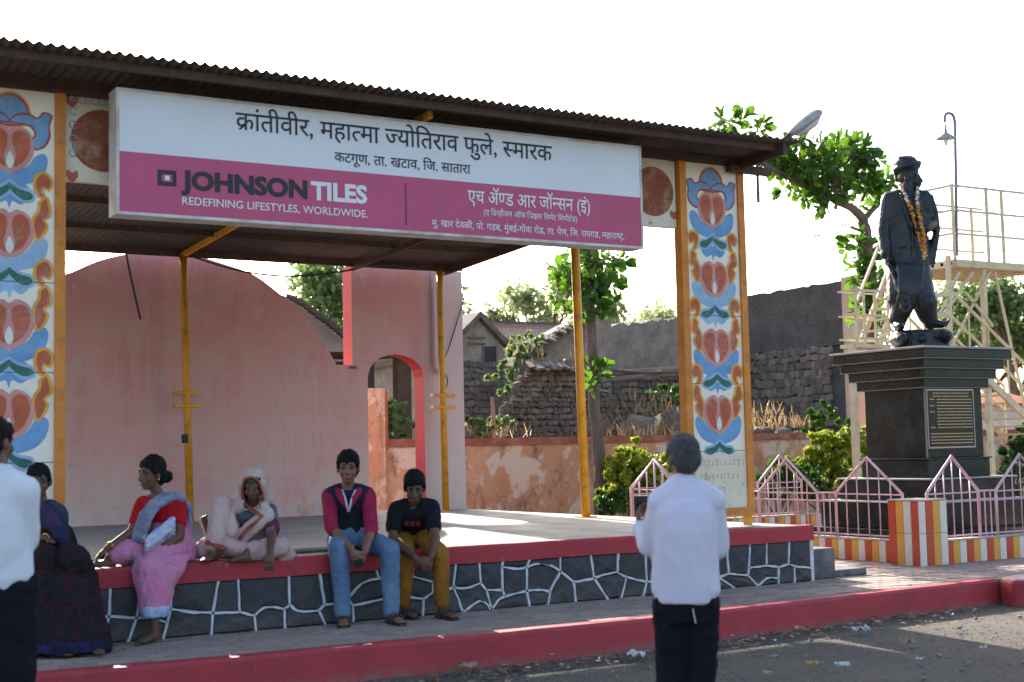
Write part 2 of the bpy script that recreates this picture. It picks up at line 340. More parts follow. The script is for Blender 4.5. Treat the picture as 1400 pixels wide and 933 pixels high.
Tpx = ([-200, 120, 250, 612, 880, 985, 1109], [824, 805, 797, 774, 755.7, 747, 738]); Bpx = ([-200, 180, 275, 600, 885, 1110], [909, 876, 868, 843, 816.6, 793.5])
ZT, ZB = ZP-.132, ZC
def wallpt(u, v):
    T, B = np.interp(u, *Tpx), np.interp(u, *Bpx); k = (B-v)/(B-T); z = ZB+(ZT-ZB)*k
    return np.array([onY(u, v, 0)[0], min(max(z, ZB), ZT)])
LINES = [  # white joints traced from the photograph: lists of pixels, T / B ends snap to the rim / pavement
 [(150,'T'),(148,842)],[(148,842),(140,'B')],[(148,842),(186,844)],[(192,'T'),(186,844)],[(186,844),(174,'B')],[(186,844),(208,845),(228,850)],[(236,'T'),(232,832),(228,850)],[(228,850),(222,'B')],
 [(232,832),(262,836),(290,838)],[(298,'T'),(290,838)],[(290,838),(288,'B')],[(290,838),(327,837)],[(324.6,'T'),(327,837)],[(327,837),(347,842)],[(347,842),(349,'B')],
 [(347,842),(362,831),(388,833)],[(388,833),(389,'B')],[(388,833),(395,828)],[(393.7,'T'),(395,828)],[(395,828),(408,836),(435,836)],[(435,836),(444,'B')],[(435,836),(443,828)],[(436,'T'),(443,828)],
 [(443,828),(456,826),(475,820)],[(475,820),(494,799),(517,793)],[(513,'T'),(517,793)],[(475,820),(481.5,829.5)],[(481.5,829.5),(482,'B')],[(481.5,829.5),(523,821),(542.6,818)],[(517,793),(544,793.5),(562,790)],
 [(565,'T'),(562,790)],[(562,790),(591,798)],[(594,'T'),(591,798)],[(591,798),(591,813)],[(542.6,818),(547,'B')],[(542.6,818),(559,819),(578,821.5)],[(578,821.5),(577,'B')],[(578,821.5),(591,813)],[(591,813),(611,808),(619,806)],
 [(622,'T'),(619,806)],[(619,806),(632,'B')],[(619,806),(638,806),(656,800)],[(654,'T'),(656,800)],[(656,800),(664,809)],[(664,809),(671,'B')],[(632,'B'),(656,824),(671,'B')],[(664,809),(686,809)],
 [(686,'T'),(685,777)],[(685,777),(686,809)],[(686,809),(689,818)],[(671,'B'),(680,823),(689,818)],[(689,818),(719,810)],[(685,777),(703,780),(719,778)],[(723,'T'),(719,778)],[(719,778),(719,810)],[(719,810),(723,'B')],
 [(719,810),(736,809),(751,811)],[(719,778),(734,773),(751,775),(765,784)],[(765,'T'),(765,784)],[(765,784),(751,811)],[(751,811),(748,'B')],[(765,784),(783,798)],[(783,798),(786,'B')],[(783,798),(811,793)],
 [(806,'T'),(811,793)],[(811,793),(830,'B')],[(811,793),(828,787),(843,785)],[(844,'T'),(843,785)],[(843,785),(855,791)],[(855,791),(848,'B')],[(855,791),(883,798)],[(881,'T'),(883,798)],[(883,798),(878,'B')],
 [(883,798),(912,793),(940,788)],[(918,'T'),(912,793)],[(940,788),(946,'B')],[(955,'T'),(940,788)],[(940,788),(980,789.6),(995,785)],[(992,'T'),(995,785)],[(980,789.6),(1003.4,'B')],[(995,785),(1021,787)],[(1024,'T'),(1022.6,777)],[(1022.6,777),(1021,787)],
 [(1021,787),(1035.5,'B')],[(1035.5,'B'),(1048,790),(1063,791)],[(1022.6,777),(1046.6,773.4)],[(1046.6,'T'),(1046.6,773.4)],[(1046.6,773.4),(1063.4,775.5)],[(1063.4,775.5),(1063,791)],[(1063,791),(1063.4,'B')],[(1063.4,775.5),(1076.6,771.6)],
 [(1077.5,'T'),(1076.6,771.6)],[(1076.6,771.6),(1085,774)],[(1085,774),(1085,'B')],[(1085,774),(1108.5,776)],
 [(112,'T'),(110,846)],[(110,846),(148,842)],[(110,846),(104,'B')],[(70,'T'),(66,853)],[(66,853),(110,846)],[(66,853),(60,'B')],[(20,'T'),(18,858)],[(18,858),(66,853)],[(18,858),(22,'B')],[(-40,'T'),(-38,864)],[(-38,864),(18,858)],[(-38,864),(-40,'B')]]
def pt2(p):
    u, v = p
    if v == 'T': return np.array([onY(u, np.interp(u, *Tpx), 0)[0], ZT])
    if v == 'B': return np.array([onY(u, np.interp(u, *Bpx), 0)[0], ZB])
    return wallpt(u, v)
nodes = []; edges = []
def nid(p):
    for i, q in enumerate(nodes):
        if np.linalg.norm(q-p) < .008: return i
    nodes.append(np.array(p)); return len(nodes)-1
mortar = MB(); polylines = []
for ln in LINES:
    P = [pt2(p) for p in ln]
    ids = [nid(p) for p in P]; edges += [tuple(sorted(e)) for e in zip(ids[:-1], ids[1:])]
    Q = crom(P, 5, False) if len(P) > 2 else [P[0]+(P[1]-P[0])*t+np.array([0, 1.])*0 for t in np.linspace(0, 1, 5)]
    Q = [q+np.array([.006*noise.noise((q[0]*14, q[1]*14, 3)), .006*noise.noise((q[0]*14, q[1]*14, 8))])*(0 < i < len(Q)-1) for i, q in enumerate(Q)]
    polylines.append(Q)
nid(np.array([-.0, ZT])); nid(np.array([-.0, ZB])); nid(np.array([-8.4, ZT])); nid(np.array([-8.4, ZB]))
edges += [(nid(wallpt(1108.5, 776)), nid(wallpt(1108.5, 776)))]
for zz in (ZT, ZB):
    on = sorted([i for i, q in enumerate(nodes) if abs(q[1]-zz) < 1e-4], key=lambda i: nodes[i][0]); edges += [tuple(sorted(e)) for e in zip(on[:-1], on[1:])]
rm = nid(wallpt(1108.5, 776)); nodes[rm][0] = 0.0
edges += [tuple(sorted(e)) for e in ((nid(np.array([0., ZT])), rm), (rm, nid(np.array([0., ZB]))), (nid(np.array([-8.4, ZT])), nid(np.array([-8.4, ZB]))))]
edges = set(e for e in edges if e[0] != e[1])
adj = {}
for a_, b_ in edges: adj.setdefault(a_, set()).add(b_); adj.setdefault(b_, set()).add(a_)
while True:                                                                    # drop dangling joints for the stone outlines
    dead = [k for k, s_ in adj.items() if len(s_) == 1]
    if not dead: break
    for k in dead:
        for o_ in adj.pop(k): adj[o_].discard(k)
    adj = {k: s_ for k, s_ in adj.items() if s_}
order = {k: sorted(s_, key=lambda j: math.atan2(*(nodes[j]-nodes[k])[::-1])) for k, s_ in adj.items()}
seen = set(); faces = []
for a_ in order:
    for b_ in order[a_]:
        if (a_, b_) in seen: continue
        cyc = []; p_, q_ = a_, b_
        while (p_, q_) not in seen:
            seen.add((p_, q_)); cyc.append(p_); nb = order[q_]; p_, q_ = q_, nb[(nb.index(p_)-1) % len(nb)]
        A = sum(nodes[cyc[i]][0]*nodes[cyc[(i+1) % len(cyc)]][1]-nodes[cyc[(i+1) % len(cyc)]][0]*nodes[cyc[i]][1] for i in range(len(cyc)))/2
        if 0 < A < 2.5: faces.append([nodes[i] for i in cyc])
for poly in faces:
    n = len(poly); c = sum(poly)/n; ins = []
    for i in range(n):
        p0, p1, p2 = poly[i-1], poly[i], poly[(i+1) % n]; d1 = (p1-p0)/(np.linalg.norm(p1-p0)+1e-9); d2 = (p2-p1)/(np.linalg.norm(p2-p1)+1e-9)
        nn = np.array([-d1[1]-d2[1], d1[0]+d2[0]]); L = np.linalg.norm(nn)
        nn = nn/L if L > .3 else np.array([-d1[1], d1[0]]); ins.append((p1, nn))
    m = MB(); dep = random.uniform(.006, .022)
    r0 = [(*(p+nn*.006), .05) for p, nn in ins]; r1 = [(*(p+nn*.009), .008) for p, nn in ins]; r2 = [(*(p+nn*.022), -dep) for p, nn in ins]
    ctr = (*c, -dep-random.uniform(.004, .03))
    V = [(x, y, z) for x, z, y in r0+r1+r2]+[(ctr[0], ctr[2], ctr[1])]
    F = [(k*n+i, k*n+(i+1) % n, (k+1)*n+(i+1) % n, (k+1)*n+i) for k in range(2) for i in range(n)]+[(2*n+i, 2*n+(i+1) % n, 3*n) for i in range(n)]
    m.add(V, F); m.obj('stone', STONEBLK, stage, org=(c[0], 0, c[1]), smooth=False)
jb = MB()
for Q in polylines:
    L_ = [];
    for i, q in enumerate(Q):
        d = Q[min(i+1, len(Q)-1)]-Q[max(i-1, 0)]; d /= (np.linalg.norm(d)+1e-9); nn = np.array([-d[1], d[0]]); hw = .0085+.006*noise.noise((q[0]*17, q[1]*17, 0))
        L_.append((q+nn*hw, q-nn*hw))
    for (a0, a1), (b0, b1) in zip(L_[:-1], L_[1:]):
        jb.add([(a0[0], .012, a0[1]), (a0[0], -.019, a0[1]), (a1[0], -.019, a1[1]), (a1[0], .012, a1[1]), (b0[0], .012, b0[1]), (b0[0], -.019, b0[1]), (b1[0], -.019, b1[1]), (b1[0], .012, b1[1])], [(0, 1, 5, 4), (1, 2, 6, 5), (2, 3, 7, 6)])
jb.obj('painted_joint', WHITEJ, stage, fixn=False)
b = MB(); b.box(-.012, .035, .0, .03, ZC, ZT); b.obj('corner_joint', WHITEJ, stage)
GREYB = mat('grey_painted_block', (.075, .08, .09), (.12, .12, .13), .75, 5, .4, 25, dirt=(.2, .19, .18))
o = MB().box(.05, .36, .05, .62, ZC, ZC+.29).obj('step_block', GREYB); bevel_mod(o, .02, 3); tag(o, 'grey painted masonry block set against the end of the stage', 'step')
o = MB().box(.37, .82, .1, .55, ZC, ZC+.07).obj('step_slab', GREYB); bevel_mod(o, .02, 3); tag(o, 'thin dark slab on the paving next to the grey block', 'step')
# ------------------------------------------------------------------ stage back wall with curved top and arched doorway
YB = 6.65; TH = .28
bw = thing('stage_back_wall', (-3, YB, ZP), 'faded pink plastered stage wall with rounded top and arched doorway', 'wall')
arc = [(86, 376), (134, 357), (176, 347), (214, 343), (264, 349), (306, 361), (347, 376), (381, 401), (414, 430), (435, 455), (460, 499)]
A = [onY(u, v, YB)[[0, 2]] for u, v in arc]; xc = A[3][0]
left = [np.array([2*xc-p[0], p[1]]) for p in reversed(A[1:]) if 2*xc-p[0] < A[0][0]-.05]
prof = crom(left+A, 4, False); xs1 = onY(482, 500, YB)[0]; zs1 = A[-1][1]; xR = .03; zR = 3.93
m = MB(); xl = prof[0][0]
poly = [(xl, ZP-.05)]+[tuple(p) for p in prof]+[(xs1, zs1), (xs1, ZP-.05)]
bmw = bmesh.new()
def solid(poly2, y0, y1, mats, name, parent, matfn=None):
    m = MB(); m.prism(poly2, lambda x, z: (x, y0, z), (0, y1-y0, 0)); o = m.obj(name, mats, parent)
    if matfn:
        for p in o.data.polygons: p.material_index = matfn(p)
    return o
bmw.free()
curve_poly = poly[:-2]+[(xs1, zs1)]
xa0, xa1, zsp = onY(503, 540, YB)[0], onY(580, 540, YB)[0], onY(560, 522, YB)[2]; zap = onY(545, 485, YB)[2]
xam = (xa0+xa1)/2; hwid = (xa1-xa0)/2
archp = [(xa0, zsp)]+[(xam-hwid*math.cos(t), zsp+(zap-zsp)*math.sin(t)**.8) for t in np.linspace(.12, math.pi-.12, 11)]+[(xa1, zsp)]
poly = curve_poly+[(xs1, zR), (xR, zR), (xR, ZP-.05), (xa1, ZP-.05)]+archp[::-1]+[(xa0, ZP-.05)]
REDB = mat('bright_red_reveal', (.62, .04, .055), (.52, .035, .05), .65, 5, .2, 30)
def revmat(p):
    n = p.normal
    if n.y < -.5 or n.y > .5: return 0
    if abs(p.center.x+(-3)-xR) < .02 or p.center.x-3 < xs1-.05: return 0
    return 1
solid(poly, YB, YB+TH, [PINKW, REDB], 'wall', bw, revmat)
b = MB(); b.box(xs1-.05, xs1+.05, YB-.02, YB+.0, zs1-.05, zs1-.02); b.obj('ledge', RED, bw)
# ------------------------------------------------------------------ corrugated roof
XRR, YF, YRR, ZF, ZRR = -.17, -.3, 6.45, 4.30, 3.945
roof = thing('corrugated_roof', (-4, 3, 4.1), 'dark rusty corrugated sheet roof over the stage', 'roof')
zroof = lambda y: ZF+(ZRR-ZF)*(y-YF)/(YRR-YF)
b = MB(); per = .078; XL = -9.4
xs2 = np.arange(XL, XRR+1e-6, per/6); ysr = np.linspace(YF, YRR, 9)
for y in ysr:
    for i, x in enumerate(xs2): b.v.append((x, y+(.012*noise.noise((math.floor(x/.8)*3.1, 0, 0)) if y == YF else 0), zroof(y)+.02-.0035*x+.0125*math.sin(2*math.pi*(x-XL)/per)+.012*noise.noise((x*.25, y*.3, 0))-.01*(x > -2)*(x+2)*0))
nx = len(xs2); b.f = [(j*nx+i, j*nx+i+1, (j+1)*nx+i+1, (j+1)*nx+i) for j in range(len(ysr)-1) for i in range(nx-1)]; b.mi = [0]*len(b.f)
sh = b.obj('roof_sheet', ROOFM, roof, smooth=True, fixn=False)
sm = sh.modifiers.new('thick', 'SOLIDIFY'); sm.thickness = .003
for y in (YF+.16, .42, 1.6, 2.8, 4.0, 5.2, YRR-.06): MB().bar((XL, y, zroof(y)+.02-.0035*XL-.045), (XRR-.06, y, zroof(y)+.02-.045), .02, .03 if y < 5.5 else .043).obj('purlin', STEELD, roof)
for x in (-8.9, -6.55, -3.95, -1.7, -.36):
    ys_ = YF+.3 if x == -3.95 else .6
    dz_ = .06 if x == -.36 else (.041 if x == -3.95 else .08); m = MB(); m.bar((x, ys_ if x != -.36 else YF+.05, zroof(ys_ if x != -.36 else YF)-dz_), (x, YRR-.03, zroof(YRR)-dz_), .02, .03 if x != -.36 else .05); m.obj('rafter', YEL if x == -3.95 else STEELD, roof)
MB().box(-7.6, -.2, .43, .52, 4.2, 4.235).obj('front_beam', STEELD, roof)
MB().box(-.5, .02, .36, .44, 4.13, 4.2).obj('beam_end', STEELD, roof)
# ------------------------------------------------------------------ yellow posts
def post(x, y, ztop, lab, clamp, lean=0, r=.045):
    t = thing('steel_post', (x, y, ZP), lab, 'post', 'yellow steel posts holding up the roof')
    MB().tube([(x, y, ZP), (x-lean*.5, y, (ZP+ztop)/2), (x-lean, y, ztop)], r, 14).obj('shaft', YEL, t, smooth=True)
    MB().box(x-.09, x+.09, y-.09, y+.09, ZP, ZP+.012).obj('base_plate', YEL, t)
    if clamp:
        for z in clamp: bevel_mod(MB().bar((x-.16-lean*.5, y, z), (x+.16-lean*.5, y, z), .055, .022).obj('clamp', YEL, t), .006)
    return t
zz = [onY(605, v, 6.3)[2] for v in (541, 557)]
pB = post(onY(609.5, 690, 6.3)[0], 6.3, 3.9, 'yellow post with two clamps beside the red-edged arched doorway', zz, .03)
zz = [onY(252, v, 6.3)[2] for v in (538, 555)]
pA = post(onY(260, 700, 6.3)[0], 6.3, 3.9, 'yellow post with two clamps and a black patch on the curved wall', zz, .07)
xA = onY(254, 600, 6.3)[0]; MB().tube([(xA-.0, 6.3, onY(254, 606, 6.3)[2]), (xA-.005, 6.3, onY(254, 594, 6.3)[2])], .0475, 14).obj('tape_patch', INK, pA)
post(onY(801, 705, 3.2)[0], 3.2, zroof(3.2)-.03, 'plain yellow post standing at the open side of the stage', None, .06, .05)
# ------------------------------------------------------------------ painted panels
def paint(parent, name, pts, ox, oz, s, y, m, n=5, mirror=False, flip=1):
    Q = crom([(p[0]*(-1 if mirror else 1)+2.2*noise.noise((p[0]*.02+ox*9+oz*5, p[1]*.02, 1)), -p[1]+2.2*noise.noise((p[0]*.02, p[1]*.02+oz*7+ox*3, 6))) for p in pts], n)
    b = MB(); k = len(Q); y -= .0005 if mirror else 0; b.v = [(ox+q[0]*s, y, oz+q[1]*s) for q in Q]
    b.f = [tuple(range(k))]; b.mi = [0]; me = b.obj(name, m, parent, fixn=False)
    bm = bmesh.new(); bm.from_mesh(me.data); bmesh.ops.triangulate(bm, faces=bm.faces[:]); bmesh.ops.recalc_face_normals(bm, faces=bm.faces[:])
    bm.to_mesh(me.data); bm.free(); return me
def grow(pts, g):
    c = np.mean(np.array(pts, float), axis=0); out = []
    P = np.array(pts, float)
    for i in range(len(P)):
        d = P[(i+1) % len(P)]-P[i-1]; n = np.array([d[1], -d[0]]); n /= np.linalg.norm(n)+1e-9; out.append(P[i]+n*g)
    A0 = np.sum(P[:, 0]*np.roll(P[:, 1], -1)-np.roll(P[:, 0], -1)*P[:, 1]); B = np.array(out); A1 = np.sum(B[:, 0]*np.roll(B[:, 1], -1)-np.roll(B[:, 0], -1)*B[:, 1])
    return out if abs(A1) > abs(A0) else [2*p-q for p, q in zip(P, out)]
S_DROP = [(0, 62), (-38, 42), (-58, 2), (-48, -42), (-18, -58), (0, -48), (18, -58), (48, -42), (58, 2), (38, 42)]
S_TEAR = [(-10, 50), (-34, 34), (-52, -4), (-46, -38), (-26, -50), (-7, -36), (-9, -4), (-15, 22)]
S_WT = [(0, 56), (-14, 40), (-12, 18), (0, -2), (12, 18), (14, 40)]
S_LEAF = [(2, 98), (-46, 94), (-84, 70), (-98, 30), (-88, 8), (-64, 18), (-46, 44), (-16, 62), (2, 72)]
S_GRN = [(2, 92), (-24, 108), (-54, 116), (-58, 130), (-36, 136), (-10, 120), (2, 104)]
S_HEART = [(0, -66), (-8, -84), (-30, -76), (-50, -94), (-48, -122), (-28, -134), (-6, -122), (0, -106)]
S_FL1 = [(-84, -128), (-98, -124), (-104, -142), (-92, -160), (-74, -156), (-67, -134), (-74, -108), (-88, -100), (-80, -112)]
S_FL2 = [(-92, -94), (-80, -84), (-78, -64), (-66, -44), (-64, -16), (-72, 12), (-84, -4), (-92, -24), (-84, -40), (-100, -54), (-98, -76)]
S_CR = [(0, -66), (-32, -70), (-44, -94), (-36, -122), (-17, -138), (0, -142)]
S_CURL = [(-2, -74), (-22, -90), (-50, -92), (-72, -84), (-88, -100), (-104, -96), (-98, -70), (-100, -40), (-88, -16), (-66, -6), (-58, -24), (-68, -42), (-56, -66), (-30, -72)]
def panel(x0, x1, z0, z1, yf, lab, zl, sc_, legs=True):
    t = thing('painted_panel', ((x0+x1)/2, yf+.05, z0), lab, 'panel', 'painted lotus panels either side of the stage front')
    MB().box(x0+.002, x1-.002, yf+.02, yf+.1, z0+.002, z1-.002).obj('board', CREAM, t)
    fw = .075
    for a, bb, c, d in ((x0, x0+fw, z0, z1), (x1-fw, x1, z0, z1), (x0+fw, x1-fw, z0, z0+fw)): MB().box(a, bb, yf-.004, yf+.104, c, d).obj('edge_strip', ORANGE, t)
    for z in zl[1:]:
        zz_ = z-sc_*126*1.0; MB().box(x0+fw, x1-fw, yf+.0165, yf+.0195, zz_-.0025, zz_+.0025).obj('seam', STEELD, t)
    if legs:
        for x in (x0+.05, x1-.05): MB().box(x-.03, x+.03, yf+.02, yf+.08, ZP, z0).obj('foot', YEL, t)
    ox = (x0+x1)/2; Y = yf+.02
    for i, oz in enumerate(zl):
        j = 1+.02*math.sin(i*5.1+x0); s = sc_*j; mir = (False, True)
        for mm in mir:
            if i == 0:
                paint(t, 'curl', grow(S_CURL, 6), ox, oz, s, Y-.0023, P_DRED, mirror=mm); paint(t, 'curl', S_CURL, ox, oz, s, Y-.0035, P_BLUE, mirror=mm)
            paint(t, 'leaf', S_LEAF, ox, oz, s, Y-.002, P_BLUE if i != 1 else P_LBLUE, mirror=mm)
            paint(t, 'leaf', grow(S_GRN, 8), ox, oz, s, Y-.0030, P_LBLUE, mirror=mm); paint(t, 'leaf', S_GRN, ox, oz, s, Y-.0049, P_GREEN, mirror=mm)
            if i > 0:
                paint(t, 'petal', S_HEART, ox, oz, s, Y-.0011, P_BLUE if i != 2 else P_LBLUE, mirror=mm)
                for S in (S_FL1, S_FL2): paint(t, 'scroll', grow(S, 8), ox, oz, s, Y-(.0027 if S is S_FL1 else .0033), P_YELL, mirror=mm); paint(t, 'scroll', S, ox, oz, s, Y-.0041, P_BROWN, mirror=mm)
        if i == 0:
            full = S_CR+[(-p[0], p[1]) for p in S_CR[1:-1][::-1]]
            for g_, mm_, dy in ((11, P_YELL, .0008), (6, P_DRED, .0012), (0, P_BLUE, .0016)): paint(t, 'crown', grow(full, g_) if g_ else full, ox, oz, s, Y-dy, mm_)
        paint(t, 'bud', grow(S_DROP, 4), ox, oz, s, Y-.0055, P_DRED if i == 9 else P_PINK)
        for mm in mir: paint(t, 'petal', S_TEAR, ox, oz, s, Y-.007, P_BROWN, mirror=mm)
        paint(t, 'seed', [(p[0]*.7, p[1]*.8+10) for p in S_WT], ox, oz, s, Y-.010, P_WHITE)
    return t
YPN = .45; px0, px1 = -1.06, -.275; pz0, pz1 = .835, 4.2
zl = [onY(980, v, YPN)[2] for v in (287, 381.5, 474.5, 566)]
SCM = (px1-px0-.16)/224
pR = panel(px0, px1, pz0, pz1, YPN, 'white board painted with blue and red lotuses at the open end of the stage', zl, SCM)
MB().box(px0+.075, px1-.075, YPN+.0155, YPN+.0185, pz0+.076, zl[3]-SCM*134).obj('faded_sheet', CREAMR, pR)
RUSTINK = mat('faded_brown_lettering', (.4, .26, .13), (.62, .54, .4), .8, 40)
fl = MB()                                                                       # the washed-out hand lettering survives only as broken strokes
random.seed(3)
for row, (z, n) in enumerate(((1.33, 11), (1.2, 10), (1.07, 6))):
    x = px0+.14
    for k in range(n):
        wd = random.uniform(.025, .05)
        if random.random() < .5: fl.box(x, x+wd, YPN+.013, YPN+.0150, z+.03, z+.036)
        fl.box(x+wd*.7, x+wd*.7+.006, YPN+.013, YPN+.0150, z-random.uniform(.005, .03), z+.03)
        if random.random() < .6: fl.box(x+.004, x+wd*.6, YPN+.013, YPN+.0150, z-.012, z-.005)
        x += wd+random.uniform(.004, .02)
tag(fl.obj('worn_lettering', RUSTINK, pR), kind='stuff')
lx0, lx1 = -6.76-.785, -6.76
zl2 = [onY(15, v, YPN)[2] for v in (202, 318, 442, 566)]
panel(lx0, lx1, .85, 4.215, YPN, 'white board painted with blue and red lotuses behind the standing man in black trousers', zl2, SCM)
# ------------------------------------------------------------------ rusty header board behind the sign
hb = thing('header_board', (-3.9, .5, 3.55), 'rusting cream board with brown discs behind the shop sign', 'board')
MB().box(-6.75, -1.075, .5, .56, 3.56, 4.2).obj('board', CREAMR, hb)
DISC = mat('brown_disc_paint', (.21, .06, .03), (.33, .1, .045), .7, 5, .1, 40, dirt=(.5, .4, .28), dirtscale=6)
for u, v in ((140, 193), (893, 262)):
    c = onY(u, v, .5); b = MB(); b.v = [(c[0]+.235*math.cos(t), .497, c[2]+.235*math.sin(t)) for t in np.arange(40)*2*math.pi/40]; b.f = [tuple(range(40))]; b.mi = [0]; b.obj('disc', DISC, hb, fixn=True)
for k in range(5):
    for (u, v) in ((100+0*k, 133+19*k), (112+9*k, 137+k)):
        c = onY(u, v, .5); pts = [(c[0]+.028*math.cos(t), .494, c[2]+.028*math.sin(t)) for t in np.linspace(.4, 5.4, 10)]
        MB().tube(pts, .005, 4).obj('curl', P_LBLUE, hb)
for u, v in ((98, 138), (98, 240), (918, 215), (921, 293)):
    c = onY(u, v, .5); S = [(0, 20), (-16, 4), (-14, -14), (0, -8), (14, -14), (16, 4)]; paint(hb, 'heart', S, c[0], c[2], .0026, .495, P_BROWN)
# ------------------------------------------------------------------ sign
SX0, SX1, SZ0, SZ1, SZM, SY = -6.485, -1.763, 3.268, 4.202, 3.733, .1
sg = thing('sign_board', ((SX0+SX1)/2, SY+.1, SZ0), 'long white and magenta sign box with lettering across the stage front', 'sign')
bevel_mod(MB().box(SX0, SX1, SY+.004, SY+.2, SZ0, SZ1).obj('sign_box', SIGNE, sg), .004)
MB().box(SX0+.022, SX1-.022, SY, SY+.003, SZM, SZ1-.022).obj('white_face', SIGNW, sg)
MB().box(SX0+.022, SX1-.022, SY, SY+.003, SZ0+.022, SZM-.0005).obj('magenta_face', SIGNP, sg)
for a in ((SX0, SX1, SZ1-.022, SZ1), (SX0, SX1, SZ0, SZ0+.022), (SX0, SX0+.022, SZ0+.022, SZ1-.022), (SX1-.022, SX1, SZ0+.022, SZ1-.022)): MB().box(a[0], a[1], SY-.004, SY+.0035, a[2], a[3]).obj('edge_trim', SIGNE, sg)
def tmesh(body, off=0):
    c = bpy.data.curves.new('txt', 'FONT'); c.body = body; c.offset = off; c.resolution_u = 3; o = bpy.data.objects.new('txt', c); COL.objects.link(o)
    bpy.context.view_layer.update(); me = bpy.data.meshes.new_from_object(o.evaluated_get(bpy.context.evaluated_depsgraph_get()))
    v = np.array([x.co[:2] for x in me.vertices]) if len(me.vertices) else np.zeros((0, 2)); f = [tuple(p.vertices) for p in me.polygons]
    bpy.data.objects.remove(o); bpy.data.curves.remove(c); bpy.data.meshes.remove(me); return v, f
def text_w(body): v, f = tmesh(body); return v[:, 0].max()
def adv(ch): return text_w('।'+ch+'।')-text_w('।।')
def half(ch, off):
    v, f = tmesh(ch, off); bm = bmesh.new(); vv = [bm.verts.new((x, y, 0)) for x, y in v]
    for q in f:
        try: bm.faces.new([vv[i] for i in q])
        except ValueError: pass
    cut = v[:, 0].max()-.192
    bmesh.ops.bisect_plane(bm, geom=bm.verts[:]+bm.edges[:]+bm.faces[:], plane_co=(cut, 0, 0), plane_no=(1, 0, 0), clear_outer=True)
    bm.verts.index_update(); V = np.array([x.co[:2] for x in bm.verts]); F = [tuple(x.index for x in q.verts) for q in bm.faces]; bm.free(); return V, F, cut
def deva(tokens, off=0):                                    # visual-order tokens; '~x' half form, '/x' with a ra stroke, 'x' plain run
    V = []; F = []; x = 0
    def put(v, f, dx):
        n = len(V); V.extend([(a+dx, b) for a, b in v]); F.extend([tuple(i+n for i in q) for q in f])
    for tk in tokens:
        if tk == ' ': x += .28; continue
        if tk[0] == '~': v, f, a = half(tk[1], off); put(v, f, x); x += a-.005; continue
        if tk[0] == '/':
            v, f = tmesh(tk[1:], off); put(v, f, x); c0 = x+v[:, 0].mean(); wd = .035+off
            if tk[1] == 'ट': P = [(c0-.14, -.2), (c0, -.06), (c0+.14, -.2), (c0+.1, -.24), (c0, -.13), (c0-.1, -.24)]; put(P, [(0, 1, 4, 5), (1, 2, 3, 4)], 0)
            else: P = [(c0+.0, .17+wd), (c0-.24, -.0+wd), (c0-.22, -.0-wd), (c0+.0, .17-wd)]; put(P, [(0, 1, 2, 3)], 0)
            x += adv(tk[1:]); continue
        v, f = tmesh(tk, off); put(v, f, x); x += adv(tk)
    return np.array(V), F
def letter(name, V, F, pl, pr_, m, hl=None, y=SY-.0045):      # V in em; pl/pr_: photo pixels of the left / right end on the headline or cap line; hl = (top, base) em values, base pixel at left
    topem, basem, vb = hl
    a, c = onY(*pl, SY), onY(*pr_, SY); zt = (a[2]+c[2])/2; dz = zt-a[2]; zb = onY(pl[0], vb, SY)[2]+dz
    sx = (c[0]-a[0])/(V[:, 0].max()-V[:, 0].min()); sz = (zt-zb)/(topem-basem)
    b = MB(); b.v = [(a[0]+(p[0]-V[:, 0].min())*sx, y, zb+(p[1]-basem)*sz) for p in V]; b.f = list(F); b.mi = [0]*len(F)
    o = b.obj(name, m, sg, fixn=False)
    for p in o.data.polygons:
        if p.normal.y > 0: p.flip()
    o.data.update(); return o
HT = .62
v_, f_ = tmesh('क'); HT = v_[:, 1].max(); HB = 0.0
V, F = deva(['/क', 'ां', 'तीवीर,', ' ', 'महा', '~त', 'मा', ' ', '~ज', 'यो', 'ितराव', ' ', 'फुले,', ' ', '~स', 'मारक'], .006)
letter('title_lettering', V, F, (321.9, 155.1), (754.3, 200), INK, (HT, HB, 177.6))
V, F = deva(['कटगूण,', ' ', 'ता.', ' ', 'खटाव,', ' ', 'िज.', ' ', 'सातारा'], .006)
letter('place_lettering', V, F, (457, 208.6), (643, 226.6), INK, (HT, HB, 220.8))
V, F = deva(['एच', ' ', 'ॲ', '~ण', 'ड', ' ', 'आर', ' ', 'जॉ', '~न', 'सन', ' ', '(इं)'], .01)
letter('company_lettering', V, F, (639, 261), (806, 275), INKW, (HT, HB, 277.2))
V, F = deva(['(ए', ' ', 'िड', '~व', 'हीजन', ' ', 'ऑफ', ' ', 'ि', '/प', 'झम', ' ', 'िसमेंट', ' ', 'िलमीटेड)'], .008)
letter('division_lettering', V, F, (661, 287), (788.6, 297.4), INKW, (HT, HB, 293.8))
V, F = deva(['मु.', ' ', 'खार', ' ', 'देवळी,', ' ', 'पो.', ' ', 'गडब,', ' ', 'मुंबई-गोवा', ' ', 'रोड,', ' ', 'ता.', ' ', 'पेण,', ' ', 'िज.', ' ', 'रायगड,', ' ', 'महारा', '~ष', '/ट', '.'], .008)
letter('address_lettering', V, F, (590, 301.4), (853, 319.8), INKW, (HT, HB, 309.6))
v, f = tmesh('H'); CH = v[:, 1].max()
v, f = tmesh('JOHNSON', .045); letter('brand_lettering', v, f, (247.5, 232.8), (420, 246.6), INK, (CH+.045, -.045, 259.6))
v, f = tmesh('TILES', .04); letter('brand_lettering', v, f, (424.5, 248), (501.5, 254.2), INKW, (CH+.04, -.04, 273.6))
v, f = tmesh('REDEFINING LIFESTYLES, WORLDWIDE.', .008); _tl = letter('tagline_lettering', v, f, (248.8, 270), (502.4, 287.6), INKW, (CH, 0, 280.4)); tag(_tl, kind='stuff')
